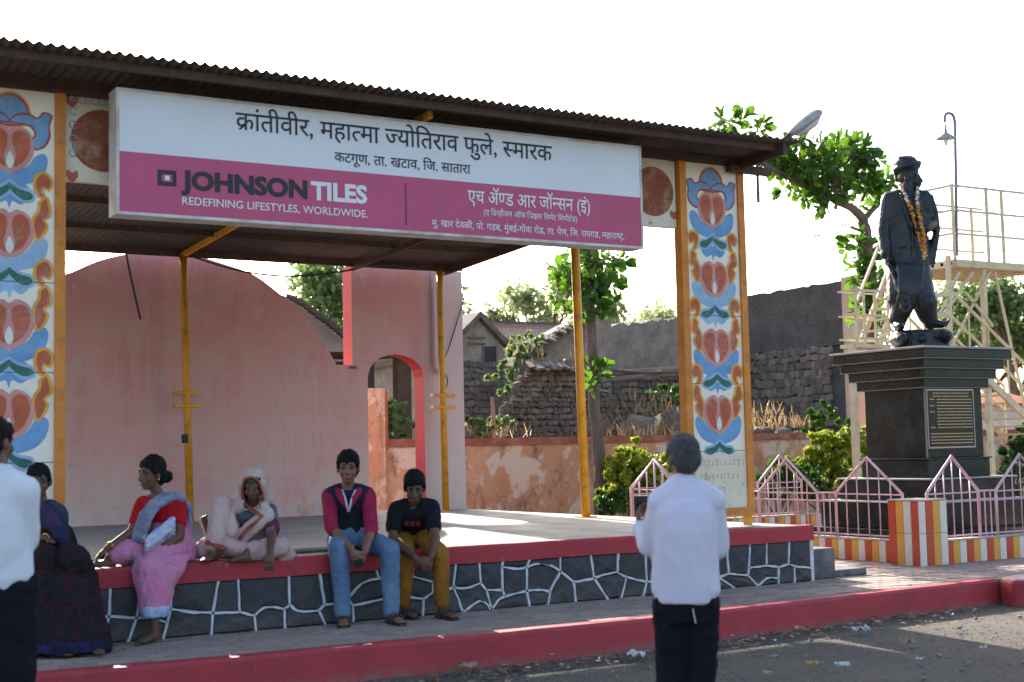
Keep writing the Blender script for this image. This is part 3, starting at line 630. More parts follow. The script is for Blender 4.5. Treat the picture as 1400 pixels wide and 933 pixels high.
c0, c1 = onY(215.5, 232, SY), onY(241, 257.5, SY); X0, X1, Z1, Z0 = c0[0], c1[0], c0[2], c1[2]+.012; tw = (X1-X0)*.2
b = MB()
for a in ((X0, X1, Z1-tw, Z1), (X0, X1, Z0, Z0+tw), (X0, X0+tw, Z0+tw, Z1-tw), (X1-tw, X1, Z0+tw, Z1-tw)): b.box(a[0], a[1], SY-.005, SY-.001, a[2], a[3])
b.obj('square_emblem', INK, sg)
xm, zm = (X0+X1)/2, (Z0+Z1)/2; MB().box(xm-tw*.62, xm+tw*.62, SY-.005, SY-.001, zm-tw*.62, zm+tw*.62).obj('emblem_centre', INKW, sg)
c0, c1 = onY(554.5, 251, SY), onY(555, 308, SY); MB().box(c0[0]-.004, c0[0]+.004, SY-.005, SY-.001, c1[2], c0[2]).obj('divider_line', mat('sign_dark_magenta', (.2, .02, .06), None, .5), sg)
# ------------------------------------------------------------------ striped planter wall, pink railing
TIL = [mat('red_glazed_tile', (.55, .075, .03), (.48, .06, .025), .3, 3, spec=.5), mat('yellow_glazed_tile', (.72, .36, .06), (.66, .3, .05), .3, 3, spec=.5), mat('white_glazed_tile', (.72, .66, .58), (.66, .58, .5), .3, 3, spec=.5)]
CEM = mat('cement_render', (.5, .44, .38), (.4, .34, .29), .9, 4, .3, 30)
PINKR = mat('pink_enamel', (.7, .42, .47), (.62, .36, .4), .4, 6, .05, 60, dirt=(.4, .22, .2), dirtscale=10, spec=.5)
tile_me = {}
def tile(parent, c, along, w_, h, k):                                  # one glazed tile, face looking along -Y ('x') or -X ('y')
    key = (along, round(w_, 3), round(h, 3), k)
    if key not in tile_me:
        m = MB(); a, b_, t = w_/2-.0015, h/2-.0015, .012
        m.add([(-a, 0, -b_), (a, 0, -b_), (a, 0, b_), (-a, 0, b_), (-a+.003, -t, -b_+.003), (a-.003, -t, -b_+.003), (a-.003, -t, b_-.003), (-a+.003, -t, b_-.003)], [(4, 5, 6, 7), (0, 1, 5, 4), (1, 2, 6, 5), (2, 3, 7, 6), (3, 0, 4, 7)])
        if along == 'y': m.v = [(y, x, z) for x, y, z in m.v]
        tile_me[key] = m.mesh('tile', TIL[k])
    place('tile', tile_me[key], parent, c)
def tiled_wall(lab, x0, x1, y0, y1, z0, z1, rows, fx=True, fy=True, step=.102, start=0):
    t = thing('planter_wall', ((x0+x1)/2, (y0+y1)/2, z0), lab, 'low wall')
    MB().box(x0+.013, x1, y0+.013, y1, z0, z1).obj('core', CEM, t)
    hh = (z1-z0)/rows
    for r in range(rows):
        zc = z0+hh*(r+.5)
        if fx:
            n = max(1, round((x1-x0)/step)); s_ = (x1-x0)/n
            for i in range(n): tile(t, (x0+s_*(i+.5), y0+.013, zc), 'x', s_, hh, (i+start) % 3)
        if fy:
            n = max(1, round((y1-y0)/step)); s_ = (y1-y0)/n
            for i in range(n): tile(t, (x0+.013, y1-s_*(i+.5), zc), 'y', s_, hh, (i+start+1) % 3)
    MB().box(x0-.004, x1+.004, y0-.004, y1+.004, z1, z1+.014).obj('coping', CEM, t); return t
tiled_wall('square striped tile pier at the corner of the statue enclosure', 1.82, 2.24, .35, .775, ZC, .885, 2, step=.105, start=2)
tiled_wall('striped tile planter wall running along the railing towards the peeling wall', 1.98, 2.12, .777, 6.1, ZC, .445, 1, fx=False)
tiled_wall('striped tile planter wall in front of the black granite pedestal', 2.242, 5.75, .38, .52, ZC, .455, 1, fy=False)
tiled_wall('striped tile planter wall closing the enclosure behind the pedestal', 2.122, 5.75, 5.96, 6.1, ZC, .445, 1, fy=False)
def railing(lab, fn, feet, flats, zb, zft, zpk):                        # fn(s, z) -> 3-D; feet: list of (s0, s1) gables
    p0 = fn(feet[0][0], zb); t = thing('pink_railing', tuple(p0), lab, 'railing', 'pink gabled railing round the statue')
    for s0, s1 in feet:
        sm = (s0+s1)/2
        MB().tube([fn(s0, zb), fn(s0, zft), fn(sm, zpk), fn(s1, zft), fn(s1, zb)], .017, 8).obj('gable_frame', PINKR, t, smooth=True)
        n = 6
        for i in range(1, n):
            s = s0+(s1-s0)*i/n; zt = zft+(zpk-zft)*(1-abs(s-sm)/((s1-s0)/2)); MB().tube([fn(s, zb), fn(s, zt)], .0075, 6).obj('bar', PINKR, t, smooth=True)
        for z in (zb+.03, zft-.01, zft-.09): MB().tube([fn(s0, z), fn(s1, z)], .009, 6).obj('rail', PINKR, t)
    for s0, s1 in flats:
        for z in (zb+.03, zft, zft-.09): MB().tube([fn(s0, z), fn(s1, z)], .012, 6).obj('rail', PINKR, t)
        for i in range(1, 3): s = s0+(s1-s0)*i/3; MB().tube([fn(s, zb), fn(s, zft)], .0075, 6).obj('bar', PINKR, t)
    return t
fl_ = [(.78+1.29*k, 1.775+1.29*k) for k in range(4)]
railing('pink railing with pointed gables on the striped wall beside the stage', lambda s, z: np.array([2.05, s, z]), fl_, [(a[1], b_[0]) for a, b_ in zip(fl_[:-1], fl_[1:])], .46, .945, 1.335)
ff = [(2.26 if k == 0 else 2.04+1.08*k, 2.845+1.08*k) for k in range(3)]; ff[0] = (2.06, 2.845)
railing('pink railing with pointed gables in front of the statue pedestal', lambda s, z: np.array([s, .45, z]), ff, [(a[1], b_[0]) for a, b_ in zip(ff[:-1], ff[1:])], .47, .955, 1.335)
fr = [(2.3+1.15*k, 3.15+1.15*k) for k in range(3)]
railing('pink railing with pointed gables behind the pedestal, by the shrubs', lambda s, z: np.array([s, 6.03, z]), fr, [(a[1], b_[0]) for a, b_ in zip(fr[:-1], fr[1:])], .46, .945, 1.335)
# ------------------------------------------------------------------ granite pedestal
def _gran(t):
    t.set(.12, 0, .5); c = t.mix(t.ramp(t.noise(120, 3, .6), (.45, 0.), (.7, 1.)), (.006, .012, .011), (.022, .034, .031))
    c = t.mix(t.ramp(t.noise(3, 7, .7), (.5, 0.), (.75, .5)), c, (.028, .036, .034)); t.col(c)
    t.b.inputs['Specular IOR Level'].default_value = .35; t.L(t.ramp(t.noise(4, 7), (.35, .14), (.7, .4)), t.b.inputs['Roughness'])
GRAN = mk('black_granite', _gran); GRANT = mat('dusty_granite_top', (.27, .25, .23), (.36, .33, .29), .6, 3, spec=.4)
PCX, PCY = 3.80, 2.06
ped = thing('statue_pedestal', (PCX, PCY, ZC), 'stepped black granite pedestal with engraved plaque under the statue', 'pedestal')
def blk(h, z0, z1, name, m=GRAN):
    return bevel_mod(MB().box(PCX-h, PCX+h, PCY-h, PCY+h, z0, z1).obj(name, m, ped), .008, 2)
JNT = mat('pale_granite_joint', (.22, .2, .16), None, .8)
blk(1.05, ZC, .5, 'step'); blk(.88, .5, .795, 'step'); blk(.9, .795, .815, 'step_edge', GRANT); blk(.72, .815, 1.055, 'step'); blk(.745, 1.055, 1.075, 'step_edge', GRANT)
blk(.525, 1.075, 1.285, 'step'); blk(.55, 1.285, 1.305, 'step_edge'); blk(.48, 1.305, 2.12, 'shaft')
for i, h in enumerate((.545, .61, .675, .74)): blk(h, 2.12+.11*i+.006, 2.12+.11*(i+1), 'cornice'); blk(h+.006, 2.12+.11*i-.004, 2.12+.11*i+.006, 'cornice_joint', JNT)
blk(.765, 2.562, 2.59, 'top_slab', GRANT)
MB().box(PCX-.494, PCX-.478, PCY-.4945, PCY-.4785, 1.306, 2.115).obj('corner_joint', JNT, ped)
px_, pw_ = PCX+.03, .33; c0, c1 = onY(1264, 532, PCY-.48), onY(1332, 612, PCY-.48)
MB().box(c0[0], c1[0], PCY-.505, PCY-.481, c1[2], c0[2]).obj('plaque_frame', mat('steel_frame', (.35, .34, .33), None, .35, metal=.8), ped)
pq = MB().box(c0[0]+.02, c1[0]-.02, PCY-.511, PCY-.506, c1[2]+.02, c0[2]-.02).obj('plaque', mat('black_plaque', (.012, .012, .013), None, .25), ped)
BRASS = mat('brass_engraving', (.5, .34, .16), None, .5); pl_ = MB(); random.seed(5)   # engraved rows too small to read
for i, z in enumerate(np.linspace(c0[2]-.05, c1[2]+.06, 17)):
    if i in (12,): continue
    W_ = c1[0]-c0[0]; xa = c0[0]+(.12 if i < 2 else .05 if i > 12 else .2)*W_; xb = c1[0]-(.12 if i < 2 else .06)*W_
    x = xa
    while x < xb: d = random.uniform(.015, .05); pl_.box(x, min(x+d, xb), PCY-.5135, PCY-.5115, z-.006, z+.006); x += d+.008
    if i in (2, 4, 6, 11): pl_.box(c0[0]+.05*W_, c0[0]+.15*W_, PCY-.5135, PCY-.5115, z-.005, z+.005)
tag(pl_.obj('plaque_lettering', BRASS, pq), kind='stuff')
# ------------------------------------------------------------------ boundary wall
YW = 9.5
bdw = thing('boundary_wall', (6, YW, ZC), 'peeling orange plastered boundary wall with maroon coping', 'wall')
x0w, zw = onY(527, 603, YW)[0], 1.62
MB().box(-4, 24, YW, YW+.25, 0, zw-.0).obj('wall', PEEL, bdw)
b = MB(); xs_ = np.linspace(-4, 24, 70)
for a_, c_ in zip(xs_[:-1], xs_[1:]):
    z0_, z1_ = [zw+.085+.012*noise.noise((q*1.1, 0, 0)) for q in (a_, c_)]
    b.add([(a_, YW-.035, zw-.03), (c_, YW-.035, zw-.03), (c_, YW-.035, z1_), (a_, YW-.035, z0_), (c_, YW+.29, z1_), (a_, YW+.29, z0_)], [(0, 1, 2, 3), (3, 2, 4, 5)])
b.obj('coping', COPING, bdw)
pa, pb_ = onY(486, 531, YW-.1), onY(526, 531, YW-.1)
gp = thing('gate_pier', (pb_[0]-.3, YW-.1, ZC), 'tall peeling orange pier seen through the arched doorway', 'pier')
MB().box(pa[0]-.6, pb_[0], YW-.1, YW+.35, ZC, pb_[2]).obj('pier', PEEL, gp); MB().box(pb_[0]+.001, pb_[0]+.05, YW-.09, YW+.2, 1.55, pb_[2]-.05).obj('painted_edge', COPING, gp)
# ------------------------------------------------------------------ waste ground and ruins behind
tr = MB(); tx = np.linspace(-12, 60, 70); ty = np.linspace(YW+.3, 70, 50)
for y in ty:
    for x in tx: tr.v.append((x, y, ZC+.35+.45*min(1, (y-YW)/4)+.22*noise.noise((x*.45, y*.45, 2))+.1*noise.noise((x*1.5, y*1.5, 5))))
tr.f = [(j*70+i, j*70+i+1, (j+1)*70+i+1, (j+1)*70+i) for j in range(49) for i in range(69)]; tr.mi = [0]*len(tr.f)
terr = tr.obj('terrain', EARTH, org=(20, 30, 0), smooth=True); tag(terr, kind='structure')
_x0, _x1 = onY(1335, 560, 16)[0], onY(1420, 560, 16)[0]; _ze = onY(1360, 552, 16)[2]; _zr = onY(1360, 538, 17.2)[2]
rh = thing('red_roofed_hut', ((_x0+_x1)/2, 17, .8), 'low whitewashed hut with orange tile roof beyond the pedestal', 'hut')
MB().box(_x0, _x1, 16.2, 18.4, .6, _ze).obj('wall', mat('whitewash', (.6, .58, .52), (.45, .42, .37), .9, 3), rh)
ORT = mat('orange_roof_tile', (.5, .14, .06), (.38, .11, .05), .85, 5, .3, 30)
for k in range(26): MB().bar((_x0-.2+k*(_x1-_x0+.4)/25, 15.95, _ze-.02), (_x0-.2+k*(_x1-_x0+.4)/25, 17.3, _zr), .065, .03).obj('roof_tile', ORT, rh)
STN = [mat('basalt_rubble', (.085, .07, .057), (.19, .158, .128), .95, 4, .6, 14, bdist=.03), mat('pale_rubble', (.14, .12, .1), (.22, .19, .158), .95, 4, .6, 14, bdist=.03), mat('brown_rubble', (.11, .078, .058), (.18, .13, .1), .95, 4, .6, 14, bdist=.03)]
MUD = mat('weathered_mud_plaster', (.23, .187, .15), (.34, .285, .235), .97, 3, 1., 9, dirt=(.11, .088, .07), bdist=.06)
DARKP = mat('dark_bare_plaster', (.068, .062, .057), (.1, .093, .085), .97, 2.2, 1., 14, dirt=(.045, .041, .037), bdist=.04)
PEACH = mat('peach_limewash', (.66, .46, .34), (.58, .37, .26), .9, 2, .2, 20, dirt=(.42, .3, .22))
WOOD = mat('grey_weathered_wood', (.14, .105, .08), (.22, .17, .13), .9, 6, .5, 30, stretch=(1, 1, 8)); DWOOD = mat('dark_timber', (.05, .035, .028), (.08, .055, .04), .85, 6, .3, 30)
CLAY = mat('old_clay_tile', (.26, .13, .1), (.36, .21, .17), .9, 5, .4, 30, dirt=(.12, .1, .09)); SLATE = mat('blackened_tile', (.09, .07, .06), (.16, .12, .1), .95, 5, .5, 30)
def rock_mesh(seed, m, squash=.7):
    rs = np.random.default_rng(seed); bm = bmesh.new(); bmesh.ops.create_icosphere(bm, subdivisions=1, radius=.5)
    for v in bm.verts:
        k = 1+rs.uniform(-.28, .22); v.co = Vector((v.co.x*k*rs.uniform(.9, 1.1), v.co.y*k, v.co.z*k*squash))
    me = bpy.data.meshes.new('stone'); bm.to_mesh(me); bm.free(); me.materials.append(m); return me
def block_mesh(seed, m):
    rs = np.random.default_rng(seed); b = MB(); b.box(-.5, .5, -.3, .3, -.5, .5); j = lambda s: rs.uniform(-s, s)
    V = []
    for x, y, z in b.v: V.append((x*(1+j(.3))+j(.1), y+j(.1), z*(1+j(.32))+j(.1)))
    b.v = V; me = b.mesh('stone', m); bm = bmesh.new(); bm.from_mesh(me); bmesh.ops.bevel(bm, geom=bm.edges[:]+bm.verts[:], offset=.13, segments=1, affect='EDGES'); bm.to_mesh(me); bm.free(); return me
BLKS = [block_mesh(i, STN[(0, 0, 1, 0, 2, 1, 0, 0)[i]]) for i in range(8)]; ROCKS = [rock_mesh(i, STN[(0, 1, 2, 0, 1, 0)[i]]) for i in range(6)]
def stone_face(parent, fn, W_, H_, sz, keep=lambda s, z: True, limit=300, depth=.5, stuff=False):     # rows of uneven stones on a face; fn(s, z) -> point, along vec
    z = 0; cnt = 0; joined = MB()
    while z < H_:
        h = sz*random.uniform(.7, 1.15); s = random.uniform(-sz, 0)
        while s < W_:
            l = sz*random.uniform(.6, 1.6)
            if keep(s+l/2, z+h/2):
                p, ang = fn(s+l/2, z+h/2+random.uniform(-.05, .05)*sz)
                if not stuff and cnt < limit:
                    place('stone', random.choice(BLKS), parent, p, (random.uniform(-.15, .15), random.uniform(-.35, .35), ang), (l*1.0, depth*random.uniform(.7, 1.25), h*1.04)); cnt += 1
                else:
                    me = random.choice(BLKS); R_ = Matrix.Translation(Vector(p)) @ Matrix.Rotation(ang, 4, 'Z') @ Matrix.Rotation(random.uniform(-.35, .35), 4, 'Y') @ Matrix.Diagonal((l*1.02, depth*random.uniform(.8, 1.2), h*1.04, 1))
                    joined.add([R_ @ v.co for v in me.vertices], [tuple(q.vertices) for q in me.polygons]); joined.mi[-len(me.polygons):] = [BLKS.index(me)]*len(me.polygons)
            s += l
        z += h
    if joined.v:
        cols = [m.materials[0] for m in BLKS]; tag(joined.obj('rubble_stone', cols, parent, fixn=False), kind='stuff')
def ragged(poly_fn, n): return [poly_fn(i/(n-1)) for i in range(n)]
random.seed(11)
# (b) ruined rubble house with the remains of a tiled lean-to
YR = 13.2
def Q(u, v, Y): p = onY(u, v, Y); return p[0], p[2]
ruin = thing('ruined_stone_house', (*Q(740, 590, YR)[:1], YR, ZC+.5), 'collapsed rubble stone house with broken tile eave and dry grass', 'ruin')
xa, xb = Q(690, 540, YR)[0], Q(812, 540, YR)[0]; zt0 = Q(740, 508, YR)[1]; base = .7
core = [(xa-.1, base-.3), (xa+.05, Q(690, 560, YR)[1]), (Q(708, 526, YR)), (Q(724, 505, YR)), (xb+.3, zt0+.02), (xb+.3, base-.3)]
MB().prism([(x+.12, z-.1) for x, z in core], lambda x, z: (x, YR+.1, z), (0, .25, 0)).obj('wall_core', STN[0], ruin)
stone_face(ruin, lambda s, z: ((xa+s, YR+.06, base+z), 0), xb-xa+.3, zt0-base, .12, lambda s, z: z+base < np.interp(xa+s, [c[0] for c in core[1:5]], [c[1] for c in core[1:5]]), 300, .3)
gable = [Q(728, 545, YR+1.2), Q(700, 500, YR+1.2), Q(712, 476, YR+1.2), Q(742, 462, YR+1.2), Q(772, 446, YR+1.2), Q(800, 432, YR+1.2), Q(836, 436, YR+1.2), Q(836, 545, YR+1.2)]
MB().prism(gable, lambda x, z: (x, YR+1.2, z), (0, .45, 0)).obj('gable_wall', MUD, ruin)
for i in range(26):                                                     # broken slope of old tiles on the gable
    t_ = i/25; u = 712+100*t_+random.uniform(-3, 3); v = 478-48*t_+random.uniform(-3, 3); p = onY(u, v, YR+1.15+random.uniform(-.15, .25))
    MB().bar(p, p+np.array([-.16, -.3, -.1])*random.uniform(.7, 1.2), .1, .02, (.3, 0, 1)).obj('tile', SLATE, ruin)
for i in range(22):
    for j in range(2):
        u = 722+72*i/21+random.uniform(-1, 1); p = onY(u, 494+(3 if j else 0), YR+.35-.3*j); p[2] += random.uniform(-.02, .03)
        MB().bar(p, p+np.array([-.12, -.42, -.14])*random.uniform(.8, 1.15), .045, .018).obj('tile', SLATE, ruin)
MB().bar(onY(722, 506, YR-.1), onY(800, 504, YR-.1), .05, .05).obj('eave_beam', DWOOD, ruin)
# (a) gabled stone house
YG = 18.; ax, az = Q(653, 436, YG); rx, rz = Q(697, 484, YG); lx = 2*ax-rx
gh = thing('gabled_house', (ax, YG, 1), 'small dark stone house with steep gable and stub chimney', 'house')
MB().prism([(lx, .6), (lx, rz), (ax, az), (rx, rz), (rx, .6)], lambda x, z: (x, YG, z), (0, 6, 0)).obj('wall', MUD, gh)
for s_ in (-1, 1):
    MB().prism([(ax, az+.02), (ax, az+.16), (ax+s_*(rx-ax+.2), rz+.0), (ax+s_*(rx-ax+.2), rz-.14)], lambda x, z: (x, YG-.15, z), (0, 6.2, 0)).obj('roof_slope', SLATE, gh)
c = Q(655, 432, YG+.2); bevel_mod(MB().box(c[0]-.17, c[0]+.2, YG+.1, YG+.45, az-.1, Q(655, 430, YG)[1]).obj('chimney', MUD, gh), .03)
for v in (462, 470): MB().box(Q(640, v, YG)[0], Q(662, v, YG)[0], YG-.06, YG-.002, Q(650, v+1, YG)[1], Q(650, v-1, YG)[1]).obj('ledge', SLATE, gh)
wx, wz = Q(669, 487, YG); MB().box(wx-.16, wx+.16, YG-.01, YG+.06, wz-.22, wz+.22).obj('window', INK, gh)
for dx in (-.19, .16): MB().box(wx+dx, wx+dx+.03, YG-.05, YG-.001, wz-.24, wz+.24).obj('window_frame', WOOD, gh)
zs_ = Q(660, 498, YG)[1]; MB().box(lx, rx, YG-.05, YG-.001, zs_-.03, zs_+.03).obj('string_course', SLATE, gh)
stone_face(gh, lambda s, z: ((lx+s, YG-.02, .8+z), 0), rx-lx, zs_-.85, .15, stuff=True, depth=.2)
# tiled house beyond
YT = 22.; x0, z0 = Q(665, 444, YT); x1, z1 = Q(782, 452, YT); ze = Q(700, 474, YT-2)[1]
th = thing('tiled_roof_house', ((x0+x1)/2, YT, 1), 'long low house with rows of weathered clay roof tiles', 'house')
MB().box(x0-.2, x1+.5, YT-1.6, YT+3, .6, ze-.05).obj('wall', MUD, th)
rows, cols_ = 9, 40; tb = MB(); tb.bar((0, -.5, 0), (0, .5, 0), .5, .5); tme = MB()
for k in range(5): t0 = math.pi*k/5; t1 = math.pi*(k+1)/5; tme.add([(.5*math.cos(t0), -.5, .5*math.sin(t0)), (.5*math.cos(t1), -.5, .5*math.sin(t1)), (.42*math.cos(t1), .5, .42*math.sin(t1)), (.42*math.cos(t0), .5, .42*math.sin(t0))], [(0, 1, 2, 3)])
tmm = tme.mesh('roof_tile', CLAY, fixn=False)
MB().prism([(0, 0), (2.1, 0)], lambda a, b: (0, 0, 0), (0, 0, 0)) if False else None
sl_ = math.atan2(z0-ze, 2.0); MB().add([(x0-.3, YT-2.1, ze-.03), (x1+.6, YT-2.1, ze-.03), (x1+.6, YT, z0-.03), (x0-.3, YT, z0-.03)], [(0, 1, 2, 3)]).obj('roof_deck', SLATE, th)
for r in range(rows):
    for c_ in range(32):
        f = (r+.5)/rows; place('roof_tile', tmm, th, (x0-.2+(x1-x0+.7)*c_/31, YT-2.05+2.0*f, ze+(z0-ze)*f), (sl_, 0, random.uniform(-.03, .03)), ((x1-x0+.7)/32, 2.4/rows, .13))
MB().box(x0-.3, x1+.6, YT-.1, YT+.1, z0-.02, z0+.1).obj('ridge', SLATE, th)
ow = MB(); a_, b2 = Q(706, 472, 15.5), Q(786, 468, 15.5); ow.prism([(a_[0], .7), (a_[0], Q(706, 474, 15.5)[1]), (b2[0], Q(786, 466, 15.5)[1]), (b2[0], .7)], lambda x, z: (x, 15.5, z), (0, .4, 0))
tag(ow.obj('low_plaster_wall', DARKP), 'short dark plastered wall between the tiled house and the ruin', 'wall')
# (c) long eroded mud wall with fallen beams
YM = 16.5; tops = [(798, 446), (815, 444), (832, 449), (845, 443), (853, 441), (858, 446), (866, 441), (880, 442), (888, 438), (899, 440), (905, 436), (914, 439), (922, 434), (931, 436), (945, 432), (960, 434), (975, 429), (990, 431), (1005, 427), (1012, 429)]
mwall = thing('mud_wall', (Q(870, 590, YM)[0], YM, 1), 'long eroded grey mud wall with ragged top behind the lotus panel', 'wall')
tp = [Q(u, v, YM) for u, v in tops]; mp = []
for (a, za), (b_, zb_) in zip(tp[:-1], tp[1:]):
    for k in range(4): q = k/4; mp.append((a+(b_-a)*q, za+(zb_-za)*q+.06*noise.noise((a*5+q*7, 3, 0))))
MB().prism([(tp[0][0], .6)]+mp+[(tp[-1][0]+.1, .6)], lambda x, z: (x, YM, z), (0, .6, 0)).obj('wall', MUD, mwall)
zc_ = Q(870, 512, YM)[1]; stone_face(mwall, lambda s, z: ((tp[0][0]+s, YM-.03, .8+z), 0), tp[-1][0]-tp[0][0], zc_-.8, .16, stuff=True, depth=.25)
c = onY(918, 556, YM); MB().box(c[0]-.2, c[0]+.2, YM-.12, YM+.02, c[2]-.3, c[2]+.2).obj('niche', INK, mwall)
bm_ = thing('timber_beams', (Q(870, 512, 14)[0], 14, 2.4), 'weathered timber beams sagging across the ruined yard', 'beams')
for (u0, v0, u1, v1, r) in ((786, 513, 950, 506, .07), (822, 520, 945, 511, .06), (826, 507, 905, 509, .035), (815, 522, 900, 516, .05)):
    pts = [onY(u0+(u1-u0)*k/5, v0+(v1-v0)*k/5+random.uniform(-1.5, 1.5), 14+.3*random.random()) for k in range(6)]; MB().tube(pts, r, 7).obj('beam', WOOD, bm_, smooth=True)
for u in (826, 936): p = onY(u, 514, 14.1); MB().tube([p, (p[0]+.05, p[1], .7)], .06, 7).obj('prop', WOOD, bm_, smooth=True)
# (d) dark plastered house with peach end wall
YD = 11.6; cx, ctz = Q(1151, 384, YD); dh = thing('plastered_house', (cx+1.5, YD+4, .8), 'tall house with dark bare side wall and peach limewashed end', 'house')
Ld = onX(1000, 420, cx)[1]-YD; zst = onX(1145, 470, cx)[2]
rag = [(YD+Ld*k/24, ctz+.05*noise.noise((k*.9, 0, 1))) for k in range(25)]
MB().prism([(YD+.01, .5)]+[(YD+.01, ctz)]+rag[1:]+[(YD+Ld, .5)], lambda y, z: (cx, y, z), (.4, 0, 0)).obj('side_wall', DARKP, dh)
MB().box(cx-.02, Q(1180, 500, YD)[0], YD-.25, YD+.005, .5, ctz+.06).obj('end_wall', PEACH, dh)
stone_face(dh, lambda s, z: ((cx-.02, YD+.45+s, .7+z), math.pi/2), Ld-.6, zst-.75, .17, limit=0, stuff=True, depth=.22)
MB().box(cx-.06, cx-.0, YD+.0, YD+Ld, zst-.03, zst+.05).obj('ledge', DARKP, dh)
# lean-to yard seen through the doorway
st = thing('open_shed', (Q(550, 560, 12.5)[0], 12.5, .8), 'dark timber shed with sheet roof glimpsed through the doorway', 'shed')
for u in (551, 600): p = onY(u, 600, 12.2); MB().box(p[0]-.13, p[0]+.13, 12.1, 12.3, .7, Q(550, 470, 12.2)[1]).obj('post', DWOOD, st)
p0_, p1_ = onY(506, 476, 12.), onY(625, 476, 12.); MB().add([(p0_[0]-2, 11.7, p0_[2]-.1), (p1_[0]+.0, 11.7, p0_[2]-.1), (p1_[0], 15.5, p0_[2]+.05), (p0_[0]-2, 15.5, p0_[2]+.05)], [(0, 1, 2, 3)]).obj('roof_sheet', STEELD, st)
MB().box(p0_[0]-2, p1_[0]-.0, 15.4, 15.6, .6, p0_[2]+.0).obj('back_wall', DARKP, st)
hw_ = MB(); hw_.prism([(Q(370, 400, 16.2)[0], .5), Q(370, 398, 16.2), Q(400, 409, 16.2), Q(436, 432, 16.2), Q(470, 462, 16.2), Q(500, 484, 16.2), (Q(500, 484, 16.2)[0], .5)], lambda x, z: (x, 16.2, z), (0, .4, 0))
tag(hw_.obj('gable_wall', mat('pale_old_plaster', (.38, .3, .24), (.3, .24, .19), .95, 3, .5, 14)), 'sloping old gable wall seen above the curved stage wall', 'wall')  # mottled pale brown plaster over the whole gable
hr = thing('broken_tile_verge', tuple(onY(436, 430, 16)), 'row of dark slipped tiles along the sloping gable above the stage wall', 'tiles')
for i in range(16): t_ = i/15; p = onY(398+74*t_, 408+54*t_**1.1+random.uniform(-1, 1), 16.1); MB().bar(p, p+np.array([-.1, -.3, .02]), .11, .02, (.3, 0, 1)).obj('tile', SLATE, hr)
# rubble on the waste ground
random.seed(21)
for i in range(46):
    if i < 16: u, v = random.uniform(1030, 1135), random.uniform(574, 590); Y = random.uniform(10.2, 11.2)
    elif i < 34: u, v = random.uniform(820, 935), random.uniform(560, 592); Y = random.uniform(10.5, 13)
    else: u, v = random.uniform(640, 700), random.uniform(560, 590); Y = random.uniform(11, 15)
    p = onY(u, v, Y); s_ = random.uniform(.16, .42) if i not in (16, 17) else .8
    z = ZC+.35+.45*min(1, (Y-YW)/4)+.22*noise.noise((p[0]*.45, Y*.45, 2))
    o = place('boulder', random.choice(ROCKS), None, (p[0], Y, max(z, p[2]-.25)+s_*.1), (random.random(), random.random(), random.random()*6), (s_*random.uniform(.9, 1.6), s_, s_*random.uniform(.7, 1)))
    L_ = ('rough boulder lying in the rubble below the dark plastered house', 'rough boulder among dry weeds in front of the mud wall', 'rough boulder in the rubble below the small gabled house')[0 if i < 16 else 1 if i < 34 else 2]
    tag(o, L_, 'boulder', L_.replace('rough boulder', 'boulders'))
for u, v0, v1, lab in ((673, 543, 602, 'rough wooden stake standing behind the peeling wall'),):
    p, q = onY(u, v0, 10.2), onY(u+2, v1, 10.2); m = MB(); m.tube([q, (p+q)/2+np.array([.01, 0, 0]), p], [.04, .036, .034], 7); tag(m.obj('wooden_stake', mat('pale_stake', (.34, .2, .13), (.25, .15, .1), .9, 8)), lab, 'stake')
WIRE = mat('wire', (.06, .055, .05), None, .6, metal=.3)
def cable(name, pts, lab, r=.006, cat='cable', grp=None): m = MB(); m.tube(crom(pts, 5, False), r, 5); return tag(m.obj(name, WIRE, smooth=True), lab, cat, grp)
for v0, v1 in ((575, 571), (585, 583)): cable('fence_wire', [onY(640, v0+5, 10.2), onY(760, v0, 10.2), onY(900, v1-8, 10.2), onY(1140, v1-18, 10.2)], 'thin fence wire strung above the peeling boundary wall', .004, 'wire', 'fence wires above the boundary wall')
# ------------------------------------------------------------------ cream steel viewing stand
CRM = mat('cream_enamel_steel', (.66, .55, .36), (.58, .46, .28), .5, 5, .1, 50, dirt=(.4, .27, .17), dirtscale=7, spec=.5)
YS0, YS1 = 4.0, 5.3
vsn = thing('viewing_stand', (*onY(1340, 640, YS0)[:2], ZC), 'cream steel viewing stand with stairs and railings behind the statue', 'stand')
def sb(name, p, q, r=.022): return MB().bar(p, q, r*.72, r*.72).obj(name, CRM, vsn)
F = lambda u, v: onY(u, v, YS0); Bk = lambda u, v: onY(u, v, YS1)
c1_, c2_, c3_ = F(1307, 355), F(1440, 366), Bk(1255, 349)
zdk = c1_[2]; xd0, xd1 = c1_[0]-.02, c2_[0]
MB().box(xd0, xd1, YS0, YS1, zdk-.03, zdk+.0).obj('deck', CRM, vsn)
for k in range(8): y = YS0+.05+k*(YS1-YS0-.1)/7; MB().box(xd0-.03, xd1, y-.025, y+.025, zdk-.075, zdk-.031).obj('joist', CRM, vsn)
for a, b_ in (((xd0, YS0), (xd1, YS0)), ((xd0, YS0), (xd0, YS1)), ((xd0, YS1), (xd1, YS1))):
    MB().bar((*a, zdk-.05), (*b_, zdk-.05), .03, .05).obj('edge_beam', CRM, vsn)
    for h in (.38, .72, 1.08): sb('rail', (*a, zdk+h), (*b_, zdk+h), .02)
for x, y in ((xd0, YS0), (xd0+.72, YS0), (xd0+1.05, YS0), (xd0+2.0, YS0), (xd0, YS1), (xd0+1.0, YS1), (xd0+1.9, YS1)): sb('baluster', (x, y, zdk), (x, y, zdk+1.1), .024)
legp = F(1358, 600); 
